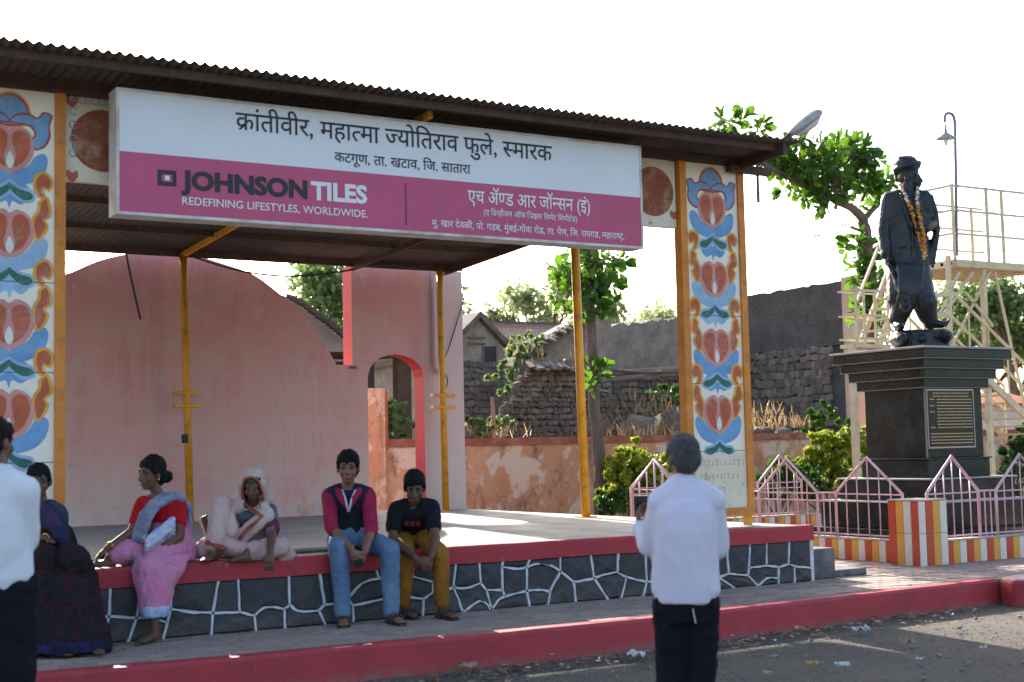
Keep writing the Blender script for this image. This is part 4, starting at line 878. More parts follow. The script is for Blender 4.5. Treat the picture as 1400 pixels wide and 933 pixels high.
for x, y in ((legp[0], YS0+.05), (xd0+.1, YS1-.05), (legp[0]+.1, YS1-.05), (xd1-.2, YS0+.05)): MB().bar((x, y, ZC), (x, y, zdk-.05), .036, .036).obj('leg', CRM, vsn)
a = F(1297, 345); sb('post', F(1299, 468), F(1296, 350), .04)
for (u0, v0, u1, v1) in ((1360, 372, 1402, 560), (1400, 350, 1425, 400), (1353, 372, 1303, 470), (1312, 372, 1280, 440), (1330, 372, 1290, 430), (1320, 400, 1357, 445)): sb('brace', F(u0, v0), F(u1, v1), .022)
# stair flight running down to the right, landing to the left
s0, s1 = F(1300, 470), F(1432, 598)
for y in (YS0-.0, YS0+.75):
    d = np.array([0, y-YS0, 0]); MB().bar(s0+d, s1+d, .02, .05).obj('stringer', CRM, vsn)
    for h in (.42, .8): MB().bar(s0+d+np.array([0, 0, h]), s1+d+np.array([0, 0, h]), .017, .017).obj('hand_rail', CRM, vsn)
    for k in range(6): q = s0+(s1-s0)*(k/5)+d; sb('baluster', q, q+np.array([0, 0, .8]), .014)
for k in range(12): q = s0+(s1-s0)*((k+.5)/12); MB().box(q[0]-.11, q[0]+.11, YS0, YS0+.75, q[2]-.012, q[2]+.012).obj('tread', CRM, vsn)
l0, l1 = F(1170, 470), F(1262, 470); MB().box(l0[0]+.0, l1[0]+.5, YS0, YS0+.3, l0[2]-.05, l0[2]).obj('landing', CRM, vsn)
for h, (ua, va) in zip((0, 1, 2), ((397, 0), (431, 0), (463, 0))):
    z = F(1175, ua)[2]; sb('rail', (l0[0], YS0, z), (F(1218, 400)[0], YS0, z), .022); sb('rail', (l0[0], YS0+.3, z), (F(1218, 400)[0], YS0+.3, z), .016); sb('rail', (l0[0], YS0, z), (l0[0], YS0+.3, z), .016)
for u in (1172, 1183, 1198, 1216): p = F(u, 470); sb('baluster', p, (p[0], YS0, F(u, 397)[2]), .02)
p = F(1170, 520); MB().bar((p[0], YS0+.05, ZC), (p[0], YS0+.05, l0[2]), .04, .04).obj('leg', CRM, vsn)
s2, s3 = F(1262, 468), F(1302, 360)                                               # upper flight from landing to deck
for y in (YS0+.85, YS0+1.25):
    d = np.array([0, y-YS0, 0]); MB().bar(s2+d, s3+d, .02, .045).obj('stringer', CRM, vsn); MB().bar(s2+d+np.array([0, 0, .7]), s3+d+np.array([0, 0, .7]), .018, .018).obj('hand_rail', CRM, vsn)
for k in range(7): q = s2+(s3-s2)*((k+.5)/7); MB().box(q[0]-.1, q[0]+.1, YS0+.85, YS0+1.25, q[2]-.012, q[2]+.012).obj('tread', CRM, vsn)
MB().bar(F(1268, 405), F(1305, 402), .03, .03).obj('beam', CRM, vsn); MB().bar(F(1262, 432), F(1300, 430), .03, .03).obj('beam', CRM, vsn)
# lamp on the stand
LM = mat('blue_grey_pipe', (.16, .16, .24), (.2, .19, .24), .4, 5, metal=.2); lp = thing('lamp_post', tuple(F(1307, 250)), 'thin hooked lamp pole with small metal shade above the viewing stand', 'lamp')
pts = [F(1308, 350), F(1307, 250), F(1306, 200), F(1305.5, 168), F(1303, 158), F(1297, 155), F(1292, 158), F(1291.5, 167)]
MB().tube(pts[:4]+crom(pts[3:], 4, False)[1:], .022, 8).obj('pole', LM, lp, smooth=True)
c = F(1292.5, 178); MB().tube([c+np.array([0, 0, .08]), c], .012, 6).obj('cord', WIRE, lp); ZV = np.array([0, 0, 1.])
MB().loft([(c+ZV*.02, (.02, 0, 0), (0, .02, 0)), (c-ZV*.04, (.03, 0, 0), (0, .03, 0)), (c-ZV*.12, (.14, 0, 0), (0, .14, 0)), (c-ZV*.13, (.14, 0, 0), (0, .14, 0))], 16).obj('shade', mat('galvanised_shade', (.42, .42, .43), None, .4, metal=.6), lp, smooth=True)
MB().ell(c-ZV*.17, (.03, 0, 0), (0, .03, 0), (0, 0, .06)).obj('bulb', mat('frosted_bulb', (.8, .8, .78), None, .3), lp, smooth=True)
# street light fixed to the roof corner
sll = thing('street_light', tuple(onY(1050, 215, .2)), 'worn street light head on an angled pipe at the roof corner', 'lamp')
a, b_, c = onY(1036, 225, .25), onY(1080, 184, .1), onY(1118, 154, .05)
MB().tube([a, b_], .022, 8).obj('arm', STEELD, sll, smooth=True)
d = c-b_; L_ = np.linalg.norm(d); A_, B_, D_ = frame(d); LH = mat('weathered_lamp_housing', (.45, .43, .4), (.3, .28, .26), .5, 8, metal=.3, dirt=(.2, .17, .15)); LG = mat('lamp_glass_cover', (.6, .6, .62), (.5, .5, .53), .25, 5)
MB().loft([(b_, A_*.03, B_*.03), (b_+D_*.05, A_*.06, B_*.04), (b_+D_*L_*.3, A_*.1, B_*.055), (b_+D_*L_*.75, A_*.12, B_*.06), (b_+D_*L_*.95, A_*.1, B_*.045), (c, A_*.05, B_*.02)], 16).obj('housing', LH, sll, smooth=True)
MB().loft([(b_+D_*.07-B_*.03, A_*.05, B_*.03), (b_+D_*L_*.35-B_*.045, A_*.085, B_*.045), (b_+D_*L_*.7-B_*.045, A_*.1, B_*.05), (b_+D_*L_*.9-B_*.03, A_*.07, B_*.03)], 16).obj('glass_cover', LG, sll, smooth=True)
p = onY(1035, 232, .4); m = MB(); m.tube([p+ZV*.05, onY(1037, 277, .4)], .016, 8); tag(m.obj('hanging_pipe', LM, smooth=True), 'short purple pipe hanging below the roof beam end', 'pipe')
for k, pts in enumerate(([(1020, 303), (1130, 325), (1200, 333), (1420, 345)], [(1020, 262), (1200, 285), (1420, 292)], [(1020, 336), (1110, 325), (1185, 293)], [(640, 393), (780, 372), (930, 352), (1020, 338)], [(1255, 245), (1330, 247), (1420, 243)], [(1110, 300), (1250, 325), (1420, 360)])):
    cable('overhead_cable', [onY(u, v, 12+k) for u, v in pts], 'thin overhead cable crossing the white sky', .014 if k == 2 else .01, 'cable', 'overhead cables against the sky')
cable('sagging_wire', [onY(265, 352, 6.3), onY(330, 371, 6.3), onY(400, 378, 6.3), onY(470, 371, 6.3), onY(520, 362, 6.3), onY(600, 370, 6.3), onY(632, 370, 6.3)], 'black wire sagging under the rear edge of the roof', .012)
cable('sagging_wire', [onY(172, 345, 6.5), onY(180, 385, 6.5), onY(192, 437, 6.5)], 'loose brown wire hanging down the curved pink wall', .014)
cable('sagging_wire', [onY(636, 402, 6.6), onY(628, 430, 6.6), onY(613, 478, 6.6), onY(603, 500, 6.35), onY(612, 520, 6.33), onY(604, 545, 6.33)], 'thin wire slanting down to the clamped yellow post', .008)
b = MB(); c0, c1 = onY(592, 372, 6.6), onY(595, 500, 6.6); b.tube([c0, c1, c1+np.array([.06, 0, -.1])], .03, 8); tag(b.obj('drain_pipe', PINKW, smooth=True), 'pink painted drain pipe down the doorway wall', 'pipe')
# ------------------------------------------------------------------ vegetation
def leafmat(name, c1, c2, tr=.35, trc=None):
    t = NT(name); t.set(.45, 0, .4); c = t.mix(t.island, c1, c2); t.col(c)
    k = t.n.new('ShaderNodeBsdfTranslucent'); cc = t.mix(t.island, trc or tuple(min(1, q*1.8) for q in c1), tuple(min(1, q*1.8) for q in (trc or c2))); t.L(cc, k.inputs[0])
    m = t.n.new('ShaderNodeMixShader'); m.inputs[0].default_value = tr; t.L(t.b.outputs[0], m.inputs[1]); t.L(k.outputs[0], m.inputs[2]); t.L(m.outputs[0], t.out.inputs[0]); MC[name] = t.mat; return t.mat
BARK = mat('grey_brown_bark', (.1, .075, .058), (.17, .13, .105), .95, 9, .8, 25, stretch=(1, 1, .3), bdist=.03)
BADAM = leafmat('broad_leaf', (.016, .05, .012), (.055, .12, .02), .36, (.09, .2, .012))
FAR = [leafmat('pale_far_leaf', (.16, .2, .09), (.25, .29, .15), .45), leafmat('mid_far_leaf', (.08, .135, .04), (.14, .2, .065), .42), leafmat('shrub_leaf', (.1, .16, .012), (.32, .34, .03), .35), leafmat('dark_shrub_leaf', (.03, .075, .015), (.07, .14, .02), .35)]
DRY = leafmat('dry_grass', (.3, .21, .1), (.4, .31, .17), .3); DRYB = leafmat('dry_weed', (.22, .15, .07), (.34, .22, .1), .3)
LEAF = np.array([(0, 0, 0), (-.2, .3, .03), (.2, .3, .03), (-.34, .66, .05), (.34, .66, .05), (-.24, .92, .02), (.24, .92, .02), (0, 1.04, -.03), (0, .3, 0), (0, .66, 0), (0, .92, -.02)])
LF = [(0, 8, 1), (0, 2, 8), (1, 8, 9, 3), (8, 2, 4, 9), (3, 9, 10, 5), (9, 4, 6, 10), (5, 10, 7), (10, 6, 7)]
def leaf_mesh(seed):
    rs = np.random.default_rng(seed); V = LEAF.copy(); V[:, 2] += -.12*V[:, 1]**2*rs.uniform(.2, 2)+.18*np.abs(V[:, 0])*rs.uniform(-.4, 1.2); V[:, 0] *= rs.uniform(.62, .92)
    m = MB(); m.add(V, LF); return m.mesh('leaf', BADAM, smooth=False, fixn=False)
LEAFS = [leaf_mesh(i) for i in range(7)]
def rot_to(d, roll):
    A, B, D = frame(d); c, s = math.cos(roll), math.sin(roll); X = c*A+s*B; Z = np.cross(X, D); return np.array([X, D, Z]).T
def badam(lab, trunk, limbs, clumps, nleaf, size, nobj=150, name='almond_tree'):
    base = trunk[0][0]; t = thing(name, tuple(base), lab, 'tree')
    P = crom([np.asarray(p, float) for p, r in trunk], 5, False); rs_ = np.interp(np.linspace(0, 1, len(P)), np.linspace(0, 1, len(trunk)), [r for p, r in trunk])
    P = [p+np.array([.03*noise.noise((i*.5, 1, 0)), .03*noise.noise((i*.5, 5, 0)), 0]) for i, p in enumerate(P)]
    MB().tube(P, [r*(1+.14*noise.noise((i*.9, 0, 3))) for i, r in enumerate(rs_)], 10).obj('trunk', BARK, t, smooth=True)
    for lm in limbs:
        P = crom([np.asarray(p, float) for p, r in lm], 4, False); rs_ = np.interp(np.linspace(0, 1, len(P)), np.linspace(0, 1, len(lm)), [r for p, r in lm]); MB().tube(P, list(rs_), 8).obj('limb', BARK, t, smooth=True)
    L_ = []; tw = MB(); tot = sum(r**2 for c, r in clumps)
    for c, r in clumps:
        n = int(nleaf*r**2/tot); c = np.asarray(c, float); k = 0
        while k < n:                                                        # rosettes of leaves at twig ends
            d = rng.normal(size=3); d /= np.linalg.norm(d); q = c+d*r*rng.uniform(.4, 1.22)*np.array([1.05, 1.05, .85])
            for j in range(rng.integers(5, 10)):
                e = rng.normal(size=3)+d*.7+np.array([0, 0, .15]); e /= np.linalg.norm(e); L_.append((q+e*.03, e, rng.uniform(0, 6.28), size*rng.uniform(.4, 1.2))); k += 1
            tw.tube([c+(q-c)*.1, (c+q)/2+rng.normal(size=3)*.03, q], [.011, .008, .005], 4)
    tag(tw.obj('twig', BARK, t), kind='stuff')
    L_.sort(key=lambda a: (a[0]-CAM) @ FW)
    for p, d, ro, s in L_[:nobj]:
        Rm_ = Matrix(rot_to(d, ro).tolist()).to_euler(); place('leaf', LEAFS[rng.integers(7)], t, p, Rm_, (s, s, s))
    b = MB()
    for p, d, ro, s in L_[nobj:]:
        R_ = rot_to(d, ro); me = LEAFS[rng.integers(7)]; V = np.array([v.co for v in me.vertices])*s; n0 = len(b.v); b.v.extend((V @ R_.T+p).tolist()); b.f.extend([tuple(i+n0 for i in f) for f in LF]); b.mi.extend([0]*len(LF))
    if b.v: tag(b.obj('crown', BADAM, t, fixn=False), kind='stuff')
    return t
YT1 = 6.6; T = lambda u, v, dy=0: onY(u, v, YT1+dy)
tb_ = T(1192, 560); tb_[2] = ZC
badam('leaning broad-leaved tree with bare forked trunk beside the statue', [(tb_, .13), (T(1191, 470), .105), (T(1188, 400), .098), (T(1186, 340), .092), (T(1181, 300), .088)],
      [[(T(1181, 300), .08), (T(1165, 285), .065), (T(1145, 276), .058), (T(1118, 262), .05), (T(1085, 246), .05), (T(1050, 228), .045), (T(1040, 222), .03)], [(T(1181, 300), .06), (T(1192, 288), .046), (T(1206, 272), .055), (T(1216, 255), .035)], [(T(1150, 278), .05), (T(1140, 250, -.3), .04), (T(1150, 215, -.4), .025)], [(T(1118, 262), .04), (T(1105, 235, .4), .03), (T(1100, 205, .5), .02)], [(T(1184, 318), .035), (T(1172, 314), .025), (T(1163, 311), .02)], [(T(1186, 360), .03), (T(1176, 345), .02)]],
      [(T(1084, 223), .33), (T(1112, 215, -.4), .36), (T(1145, 221), .38), (T(1172, 209), .3), (T(1104, 249, .3), .34), (T(1138, 249, -.3), .36), (T(1175, 244), .3), (T(1185, 264, .2), .2), (T(1066, 214, .2), .22), (T(1125, 277, -.2), .16), (T(1205, 255), .2), (T(1150, 199, .3), .22), (T(1178, 342), .2), (T(1174, 357), .16), (T(1190, 385), .2), (T(1178, 393, -.2), .2), (T(1180, 425), .2), (T(1190, 436), .16), (T(1015, 172, .8), .16), (T(992, 168, .8), .14), (T(1035, 178, .6), .12), (T(972, 170, .8), .08)], 1800, .215, 290)
YT2 = 7.9; T = lambda u, v, dy=0: onY(u, v, YT2+dy); tb_ = T(822, 730); tb_[2] = ZC
badam('straight broad-leaved young tree between the stage and the peeling wall', [(tb_, .115), (T(820, 640), .1), (T(812, 540), .09), (T(809, 470), .08), (T(806, 420), .08), (T(804, 370), .06), (T(800, 320), .05)],
      [[(T(808, 430), .04), (T(790, 395, -.2), .03), (T(775, 375, -.2), .015)], [(T(806, 415), .04), (T(825, 385, .2), .025), (T(838, 360), .015)], [(T(813, 520), .02), (T(822, 510), .012)]],
      [(T(790, 385), .3), (T(815, 365, -.3), .34), (T(800, 412, .2), .26), (T(775, 400, -.2), .24), (T(826, 390), .26), (T(838, 352), .22), (T(812, 425, -.2), .2), (T(780, 425), .14), (T(800, 340), .3), (T(820, 512, -.15), .16), (T(806, 505), .12), (T(808, 522, -.1), .1), (T(772, 372), .12)], 760, .2, 260)
def foliage(t, name, m, blobs, n, size, elong=1.8, kind='stuff', shell=.55, squash=.8, sub=0):
    b = MB(); vs_, fs_ = [], []
    if sub:                                                                # break each mass into small uneven clumps and sprigs
        nb_ = []
        for c, r in blobs:
            for _ in range(sub):
                d = rng.normal(size=3); d /= np.linalg.norm(d); nb_.append((np.asarray(c)+d*r*rng.uniform(.2, 1.2)*np.array([1, 1, 1.05]), r*rng.uniform(.12, .36)))
        blobs = nb_
    tot = sum(r**2 for c, r in blobs)
    for c, r in blobs:
        k = int(n*r**2/tot); d = rng.normal(size=(k, 3)); d /= np.linalg.norm(d, axis=1)[:, None]; q = np.asarray(c)+d*(r*rng.uniform(shell, 1, size=(k, 1)))*np.array([1, 1, squash])
        q += np.array([[noise.noise(Vector(x*3.1)), noise.noise(Vector(x*3.1+7)), noise.noise(Vector(x*3.1+13))] for x in q])*r*.35 if k else 0
        e = rng.normal(size=(k, 3)); e /= np.linalg.norm(e, axis=1)[:, None]; f = np.cross(e, rng.normal(size=(k, 3))); f /= np.linalg.norm(f, axis=1)[:, None]; s = size*rng.uniform(.6, 1.3, size=(k, 1))
        for a, u, v in zip(q, e*s*elong*.5, f*s*.5): n0 = len(vs_); vs_.extend([a-u, a+v*.8, a+u, a-v*.8]); fs_.append((n0, n0+1, n0+2, n0+3))
    b.v = [tuple(v) for v in vs_]; b.f = fs_; b.mi = [0]*len(fs_); o = b.obj(name, m, t, fixn=False); tag(o, kind=kind); return o
def branchy(t, base, h, spread, m, depth=4, r0=.12, nb=3, lean=0):
    b = MB(); tips = []
    def rec(p, d, L, r, k):
        q = p+d*L; mid = p+d*L*.5+rng.normal(size=3)*L*.05; b.tube([p, mid, q], [r, r*.85, r*.68], 6 if k > 1 else 4, cap=False)
        if k == 0: tips.append(q); return
        for _ in range(nb):
            e = d+rng.normal(size=3)*spread; e[2] = abs(e[2])*.7+.35; e /= np.linalg.norm(e); rec(q-d*L*rng.uniform(0, .3), e, L*rng.uniform(.6, .82), r*.62, k-1)
    rec(np.asarray(base, float), np.array([lean, 0, 1.]), h*(.36 if depth == 4 else .4), r0, depth); b.obj('trunk', m, t, smooth=True); return tips
def far_tree(lab, u, vtop, vbase, Y, w_, m, n, size, name='shade_tree', sparse=False, grp='trees beyond the ruins'):
    top, bs = onY(u, vtop, Y), onY(u, vbase, Y); H = top[2]-.9; t = thing(name, (bs[0], Y, .9), lab, 'tree', grp)
    tips = branchy(t, (bs[0], Y, .7), H, .55 if sparse else .5, BARK, 4 if sparse else 3, .16, 3)
    tips = np.array(tips); sx = w_/max(1e-3, np.ptp(tips[:, 0])); 
    c = np.array([bs[0], Y, .9+H*.62]); bl = []
    for q in tips: bl.append((q, H*.1 if sparse else H*.16))
    if len(bl) > 40: bl = [bl[i] for i in rng.permutation(len(bl))[:40]]
    foliage(t, 'crown', m, bl, n, size, shell=.1); return t
far_tree('feathery green tree rising behind the curved pink wall', 440, 368, 600, 26, 4, FAR[1], 5000, .16)
far_tree('pale sparse tree with many bare twigs behind the gabled house', 725, 362, 600, 34, 6, FAR[0], 4600, .17, sparse=True)
far_tree('pale feathery tree behind the gabled house chimney', 655, 372, 600, 33, 4, FAR[0], 4600, .18)
far_tree('pale tree just showing above the eroded mud wall', 890, 405, 600, 46, 5, FAR[0], 3000, .2)
far_tree('dense green tree behind the viewing stand stairs', 1392, 372, 600, 24, 4, FAR[1], 7000, .17)
far_tree('green tree seen through the legs of the viewing stand', 1350, 425, 600, 27, 4, FAR[1], 5000, .17)
far_tree('small airy tree behind the statue and the landing', 1278, 372, 600, 26, 4, FAR[1], 2200, .15)
def shrub(lab, pts, Y, n, m, size=.07, name='shrub', yy=.3):
    c0 = onY(*pts[0][:2], Y); t = thing(name, (c0[0], Y, ZC), lab, 'shrub', 'garden shrubs along the peeling wall'); bl = []; sb_ = MB()
    for u, v, r in pts:
        p = onY(u, v, Y+rng.uniform(-yy, yy)); bl.append((p, r)); sb_.tube([(c0[0]+rng.uniform(-.1, .1), Y, ZC), (p+np.array([c0[0], Y, ZC]))/2+rng.normal(size=3)*.05, p], [.02, .013, .006], 5)
    sb_.obj('stem', BARK, t); foliage(t, 'foliage', m, bl, n, size, 1.5, shell=.05, sub=26); return t
shrub('bright yellow-green shrub behind the phone-holding man', [(862, 655, .35), (850, 640, .28), (880, 640, .3), (865, 625, .22), (892, 655, .25), (840, 670, .25), (870, 680, .3), (905, 640, .2)], 7.4, 9000, FAR[2])
shrub('large yellow-green shrub between the lotus panel and the pedestal', [(1130, 625, .35), (1155, 610, .32), (1175, 630, .3), (1110, 640, .3), (1145, 645, .35), (1090, 645, .25), (1165, 595, .2), (1185, 615, .2), (1130, 600, .2), (1070, 650, .22)], 7.6, 12000, FAR[2])
shrub('dark green shrub low beside the lotus panel', [(1060, 655, .25), (1075, 640, .22), (1095, 655, .25), (1110, 660, .25), (1048, 662, .18)], 7.2, 5000, FAR[3])
shrub('small green shrub at the foot of the broad-leaved young tree', [(838, 690, .2), (828, 680, .16), (845, 678, .16)], 7.2, 2500, FAR[3])
shrub('upright green shrub right of the pedestal', [(1392, 620, .3), (1385, 645, .3), (1398, 600, .25), (1378, 660, .25)], 6.9, 6000, FAR[3])
def weeds(lab, name, pts, Y, m, nblade, h, kind='stuff', spread=.25):
    b = MB()
    for u, v in pts:
        c = onY(u, v, Y)
        for k in range(nblade):
            p = c+np.array([rng.normal()*spread, rng.normal()*spread*.6, rng.uniform(-.1, .0)]); d = np.array([rng.normal()*.35, rng.normal()*.35, 1.]); q = p+d*h*rng.uniform(.4, 1.1); s = np.array([rng.normal(), rng.normal(), 0]); s *= .009/np.linalg.norm(s); mid = (p+q)/2-np.array([0, 0, -.03*h])
            b.add([p-s, p+s, mid+s, mid-s, q+d*.0+np.array([rng.normal()*.03, 0, 0])], [(0, 1, 2, 3), (3, 2, 4)])
    o = b.obj(name, m, fixn=False); o['kind'] = kind; return tag(o, lab, 'grass')
weeds('dry golden grass growing on the broken tile eave', 'dry_grass', [(740+4*i, 497-(.9*i)*.2) for i in range(14)]+[(716, 480), (722, 476)], YR+.3, DRY, 9, .24)
weeds('dry brown weeds on the rubble in front of the mud wall', 'dry_weeds', [(845, 590), (860, 582), (880, 588), (895, 575), (905, 585), (920, 592), (890, 560), (885, 545), (905, 560)], 12, DRYB, 22, .3, spread=.35)
weeds('dry brown weeds below the dark plastered house', 'dry_weeds', [(1040, 575), (1055, 570), (1065, 578), (1080, 580), (1045, 562), (1035, 585), (1100, 580)], 10.8, DRYB, 22, .28, spread=.3)
weeds('tufts of dry grass along the back of the peeling wall', 'dry_grass', [(650+i*9, 592+rng.uniform(-6, 4)) for i in range(6)]+[(820+i*17, 592+rng.uniform(-6, 4)) for i in range(7)], 10.4, DRY, 12, .24)
for lab, pts, Y, m in (('green creeper hanging over the ruined gable', [(705, 485, .35), (697, 500, .3), (690, 520, .3), (715, 470, .25), (735, 470, .25), (722, 480, .3)], YR+.9, FAR[1]), ('leafy weed beside the peach end wall', [(1120, 570, .25), (1130, 560, .2), (1110, 580, .2), (1160, 580, .2)], 10.6, FAR[3]), ('thorny green weed in front of the timber beams', [(920, 545, .35), (930, 560, .3), (905, 555, .3)], 12.8, FAR[3]), ('green weeds glimpsed through the arched doorway', [(536, 580, .35), (530, 570, .3), (543, 590, .3), (538, 560, .2)], 10.6, FAR[1]), ('low green weeds by the wooden stake', [(655, 588, .25), (668, 592, .2), (690, 585, .2)], 10.4, FAR[1])):
    c0 = onY(*pts[0][:2], Y); t = thing('weed_clump', tuple(c0), lab, 'weed'); foliage(t, 'foliage', m, [(onY(u, v, Y), r) for u, v, r in pts], 1300, .07, 1.6, shell=.1, sub=9)
# ------------------------------------------------------------------ bodies: capsules and lofts fused by a voxel remesh
def fuse(name, b, m, parent=None, voxel=.009, smooth=3, disp=None, org=None, crease=None):
    me = b.mesh('tmp', m, fixn=True); o = bpy.data.objects.new('tmp', me); COL.objects.link(o)
    r = o.modifiers.new('r', 'REMESH'); r.mode = 'VOXEL'; r.voxel_size = voxel; r.use_smooth_shade = True
    if smooth: s_ = o.modifiers.new('s', 'SMOOTH'); s_.factor = .5; s_.iterations = smooth
    bpy.context.view_layer.update(); me2 = bpy.data.meshes.new_from_object(o.evaluated_get(bpy.context.evaluated_depsgraph_get()))
    bpy.data.objects.remove(o); bpy.data.meshes.remove(me); me2.name = name
    n = len(me2.vertices); co = np.empty(n*3); me2.vertices.foreach_get('co', co); co = co.reshape(-1, 3)
    if disp is not None:
        no = np.empty(n*3); me2.vertices.foreach_get('normal', no); no = no.reshape(-1, 3); amp, fr_ = disp; fr_ = np.asarray(fr_, float)
        k = np.array([noise.noise(Vector(p*fr_)) + .4*(1-3.*abs(noise.noise(Vector(p*fr_*1.9+3)))) for p in co]); co = co+no*(amp*k)[:, None]
    org = np.asarray(org if org is not None else (ORG[parent.name] if parent is not None else co.mean(axis=0)), float)
    me2.vertices.foreach_set('co', (co-org).ravel()); me2.polygons.foreach_set('use_smooth', [True]*len(me2.polygons)); me2.update()
    if not me2.materials: me2.materials.append(m)
    return place(name, me2, parent, org)
def nrm(v): v = np.asarray(v, float); return v/(np.linalg.norm(v)+1e-12)
def add_hand(b, wrist, d, nrm_, side, s=1., curl=.5):               # d: direction of the hand, nrm_: palm normal (fingers curl towards it), side: +1/-1 where the thumb is along cross
    d = nrm(d); n = nrm(np.asarray(nrm_)-d*(np.asarray(nrm_) @ d)); x = np.cross(d, n)*side
    w_ = np.asarray(wrist, float); b.cap(w_, w_+d*.03*s, .026*s, .03*s, flat=(n, .62)); k0 = w_+d*.075*s
    b.loft([(w_+d*.01*s, x*.026*s, n*.016*s), (w_+d*.045*s, x*.04*s, n*.016*s), (k0, x*.041*s, n*.013*s)], 12)
    for i, (off, L) in enumerate(((.031, .07), (.011, .078), (-.01, .073), (-.03, .058))):
        p = k0+x*off*s; a1 = nrm(d+n*curl*.7); q = p+a1*L*.5*s; a2 = nrm(d+n*curl*1.9); r = q+a2*L*.5*s
        b.cap(p-d*.01*s, q, .0098*s, .009*s, 8); b.cap(q, r, .009*s, .0075*s, 8)
    p = w_+d*.03*s+x*.03*s; q = p+nrm(d*.7+x*.7+n*.3)*.038*s; r = q+nrm(d*.95+x*.15+n*.35)*.03*s; b.cap(p-x*.01*s, q, .012*s, .0105*s, 8); b.cap(q, r, .0105*s, .008*s, 8)
def add_head(b, c, f, u, s=1., jaw=1.):                             # c: centre of the head, f: facing, u: up
    f = nrm(f); u = nrm(np.asarray(u)-f*(np.asarray(u) @ f)); r = np.cross(f, u); H = lambda x, y, z: np.asarray(c)+(r*x+f*y+u*z)*s
    b.ell(H(0, -.012, .03), r*.074*s, f*.092*s, u*.088*s); b.ell(H(0, .018, -.035), r*.058*s*jaw, f*.07*s, u*.078*s); b.ell(H(0, .052, -.088), r*.03*s*jaw, f*.028*s, u*.024*s)
    b.cap(H(0, .084, .012), H(0, .102, -.03), .0085*s, .0135*s, 8); b.cap(H(-.012, .092, -.034), H(.012, .092, -.034), .009*s, .009*s, 8)
    b.cap(H(-.045, .066, .022), H(.045, .066, .022), .0125*s, .0125*s, 8); b.cap(H(-.018, .085, -.06), H(.018, .085, -.06), .0075*s, .0075*s, 8); b.cap(H(-.015, .083, -.07), H(.015, .083, -.07), .0075*s, .0075*s, 8)
    for k in (-1, 1): b.ell(H(k*.042, .058, -.03), r*.022*s, f*.022*s, u*.026*s); b.ell(H(k*.077, -.008, -.008), r*.01*s, f*.02*s, u*.032*s)
    return H, r, f, u
EYEW = mat('eye_white', (.13, .105, .092), None, .5, spec=.2); EYED = mat('eye_dark', (.012, .009, .008), None, .2)
def add_eyes(par, H, r, f, u, s):
    for k in (-1, 1):
        p = H(k*.031, .0715, .003); e = MB().ell(p, r*.0145*s, f*.011*s, u*.007*s, 10, 6).obj('eye', EYEW, par, smooth=True)
        MB().ell(p+f*.0085*s, r*.0068*s, f*.004*s, u*.0068*s, 8, 5).obj('iris', EYED, e, smooth=True)
def add_brows(par, H, r, f, u, s, m):
    for k in (-1, 1): MB().tube([H(k*.012, .083, .026), H(k*.03, .08, .031), H(k*.05, .064, .024)], [.004*s, .0045*s, .002*s], 6).obj('eyebrow', m, par, smooth=True)
def torso(b, pel, nk, shL, shR, hipw=.15, waist=.125, chest=.155, dep=1., g=0., f=None, belly=0):
    pel, nk, shL, shR = map(lambda q: np.asarray(q, float), (pel, nk, shL, shR)); up = nrm(nk-pel); x = nrm((shR-shL)-up*((shR-shL) @ up)); y = np.cross(up, x) if f is None else nrm(np.asarray(f)-up*(np.asarray(f) @ up))
    R_ = []
    for t, w_, d_ in ((-.12, hipw*.75, .085), (0, hipw, .11), (.18, (hipw+waist)/2, .1), (.4, waist, .09+belly), (.62, chest*.98, .1+belly*.3), (.8, chest, .1), (.92, chest*.82, .08), (1.0, .075, .06)):
        R_.append((pel+(nk-pel)*t+y*.012*math.sin(t*3.1), x*(w_+g), y*(d_*dep+g)))
    b.loft(R_, 20); b.cap(shL*.88+nk*.12, shL*.45+nk*.55, .05+g, .05+g); b.cap(shR*.88+nk*.12, shR*.45+nk*.55, .05+g, .05+g)
    return up, x, y
SKIN = mat('brown_skin', (.19, .088, .052), (.23, .11, .066), .5, 8, .05, 90, spec=.4); SKIND = mat('dark_brown_skin', (.115, .051, .031), (.145, .067, .042), .5, 8, .05, 90, spec=.4)
HAIRB = mat('black_hair', (.006, .006, .007), (.012, .011, .011), .75, 60, .5, 160, spec=.15); HAIRG = mat('greying_hair', (.03, .03, .031), (.066, .065, .066), .8, 70, .4, 200, stretch=(1, 1, .35))
SANDAL = mat('dark_leather', (.022, .018, .016), (.045, .035, .03), .6, 12, .2, 60)
def cloth(name, c1, c2=None, scale=14, lo=.4, hi=.6, rough=.9, stretch=None): return mat(name, c1, c2 or tuple(k*.82 for k in c1), rough, scale, .25, 220, spec=.15, lo=lo, hi=hi, stretch=stretch, bdist=.002)
def foot(b, ank, toe, s=1.):
    ank, toe = np.asarray(ank, float), np.asarray(toe, float); b.cap(ank, ank-ZV*.03, .036*s, .034*s); h = ank-ZV*.045*s; d = toe-h; d[2] = 0; L = np.linalg.norm(d); d /= L; x = np.cross(d, ZV)
    b.loft([(h-d*.05*s, x*.03*s, ZV*.028*s), (h, x*.034*s, ZV*.04*s), (h+d*L*.5, x*.04*s, ZV*.03*s), (h+d*L*.85-ZV*.012*s, x*.044*s, ZV*.02*s), (h+d*L*1.0-ZV*.016*s, x*.034*s, ZV*.012*s)], 14)
    for i in range(5): p = h+d*L*(.97-.03*i)+x*(.034-.017*i)*s-ZV*.016*s; b.cap(p, p+d*.026*s, .0095*s, .008*s, 8)
